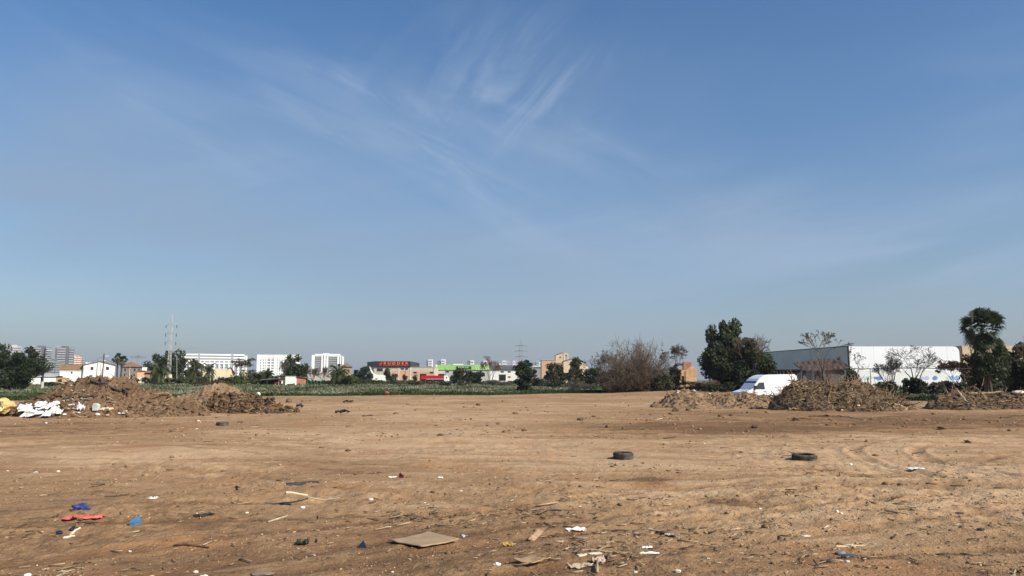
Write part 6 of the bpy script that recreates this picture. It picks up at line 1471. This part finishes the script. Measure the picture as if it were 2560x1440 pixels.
crumple('white_bag', 'white bag on the left shoulder of the largest heap', 'bag', onheap(h1, 46, 1003, .05), .6, .5, .4, wht, 85); lump('grey_bag', 'grey bag under the white bag on the left shoulder', 'bag', onheap(h1, 40, 1010, .05), .3, .25, .16, M('grey bag', (.22, .22, .23), .6), 86)
lump('foam_mattress', 'rolled yellow foam mattress at the far left edge', 'mattress', (Xp(10, 45.5), 45.5, .62), .70, .6, .46, foam, 87, rough=.2, sub=3)
crumple('foam_sheet', 'pale yellow foam sheet hanging over the rolled mattress', 'foam', (Xp(2, 44.9), 44.85, .80), .62, .4, .3, foam2, 88, thick=.05); crumple('foam_sheet', 'lower pale yellow foam piece in front of the rolled mattress', 'foam', (Xp(2, 44.5), 44.5, .32), .42, .4, .35, foam2, 89, thick=.05)
lump('tree_stump', 'dark splintered stump on the crest of the largest heap', 'stump', onheap(h1, 262, 955, -.1), .34, .3, .26, dwood, 91, rough=.7); plank_ = crumple('dirty_slab', 'tan slab leaning on the dark stump of the largest heap', 'slab', onheap(h1, 270, 952, .0), .38, .3, .24, grayp, 92, thick=.05)
def heapstick(label, h, a, b, r, mat, seed, name='branch'):
    A, C = Vector(onheap(h, *a)), Vector(onheap(h, *b)); rr = random.Random(seed)
    tag(MB().tube([A.lerp(C, t / 5) + Vector((rr.gauss(0, .03), -.03, rr.gauss(.03, .03))) for t in range(6)], [r * (1.1 - .1 * t) for t in range(6)], 6).build(name, mat), label, 'branch')
heapstick('thick dark trunk slanting down right on the largest heap', h1, (228, 958), (302, 984), .10, dwood, 3, 'log'); heapstick('dark slat standing out at the right of the largest heap', h1, (308, 975), (323, 989), .07, dwood, 4)
heapstick('dark bent branch across the middle of the largest heap', h1, (205, 994), (246, 993), .07, dwood, 5); heapstick('dark root mass end on the left middle of the largest heap', h1, (162, 1000), (182, 990), .10, dwood, 6); heapstick('thin grey slat below the dark bent branch', h1, (211, 1001), (232, 999), .035, M('grey slat', (.3, .27, .24)), 7)
heapstick('pale curved stem on the left slope of the largest heap', h1, (100, 985), (113, 977), .03, bone, 8)
for i, (p, q) in enumerate(((157, 975), (180, 978), (160, 1004), (182, 1000), (172, 1003), (205, 1000), (192, 1032), (172, 1024), (184, 1023), (186, 1033), (285, 1014), (178, 968), (210, 978))):
    lump('rubble_stone', 'pale rubble stone stuck in the largest soil heap', 'stone', onheap(h1, p, q, .03), .075, .06, .05, M('dull rubble', (.42, .34, .26), .9), 110 + i, 'pale rubble stones in the largest heap')
for i, (p, q) in enumerate(((2015, 968), (2145, 1017), (2078, 1017), (2103, 1028), (1974, 1023), (2228, 1012), (2248, 1018), (2262, 1024), (2195, 971))):
    lump('rubble_stone', 'pale rubble stone lying in the root heap', 'stone', onheap(h5, p, q, .04), .12, .09, .08, bone if i % 2 else M('pink stone', (.52, .4, .32)), 130 + i, 'pale rubble stones in the root heap')
for i, (p, q) in enumerate(((1695, 981), (1694, 985), (1735, 979), (1773, 980), (1910, 987), (1932, 986), (1773, 986))):
    lump('rubble_stone', 'pale rubble stone lying on the low soil bank', 'stone', onheap(h4, p, q, .03), .11, .08, .07, wht if i % 2 else bone, 150 + i, 'pale rubble stones on the soil bank')
rr_ = random.Random(4)
for i in range(26):
    p, q = rr_.uniform(50, 330), rr_.uniform(1012, 1040)
    lump('rubble_chunk', 'small white rubble chunk on the front of the largest heap', 'stone', onheap(h1, p, q, .03), rr_.uniform(.06, .16), rr_.uniform(.05, .1), rr_.uniform(.05, .09), wpap if i % 2 else bone, 200 + i, 'small white rubble chunks on the largest heap', sub=1)
lump('concrete_slab', 'pale concrete lump on top of the right edge heap', 'slab', onheap(h6, 2545, 986, .1), .55, .35, .16, bone, 160, rough=.12)
heapstick('pale trunk standing out of the right edge heap', h6, (2512, 990), (2518, 975), .08, bone, 9); heapstick('thick pale log lying on the right edge heap', h6, (2420, 987), (2500, 984), .11, M('pale log', (.34, .25, .16), .95), 10, 'log'); heapstick('grey bowed branch on the left of the right edge heap', h6, (2395, 984), (2418, 1008), .05, bone, 11)
heapstick('thin upright stake on the low soil bank', h4, (1853, 999), (1855, 976), .022, bone, 12)
heapstick('splintered pale board at the right foot of the root heap', h5, (2228, 1010), (2268, 1024), .09, M('splinter board', (.52, .38, .25)), 13, 'splintered_board')
heapstick('pale smooth log on the right shoulder of the root heap', h5, (2182, 970), (2200, 972), .08, bone, 14, 'log')

# ------------------------------------------------------------------ the thin haze in the air
m = bpy.data.materials.new('haze air'); m.use_nodes = True; nt = m.node_tree; nt.nodes.remove(nt.nodes['Principled BSDF'])
pv = nd(nt, 'ShaderNodeVolumePrincipled', {'Color': (.80, .88, 1., 1), 'Density': HAZE, 'Anisotropy': .1})
nt.links.new(pv.outputs[0], nt.nodes['Material Output'].inputs['Volume'])
if HAZE: tag(MB().box(-2600, 2600, -40, 2700, -1.5, 75).build('haze', m), kind='stuff', label='thin pale haze lying over the whole place')
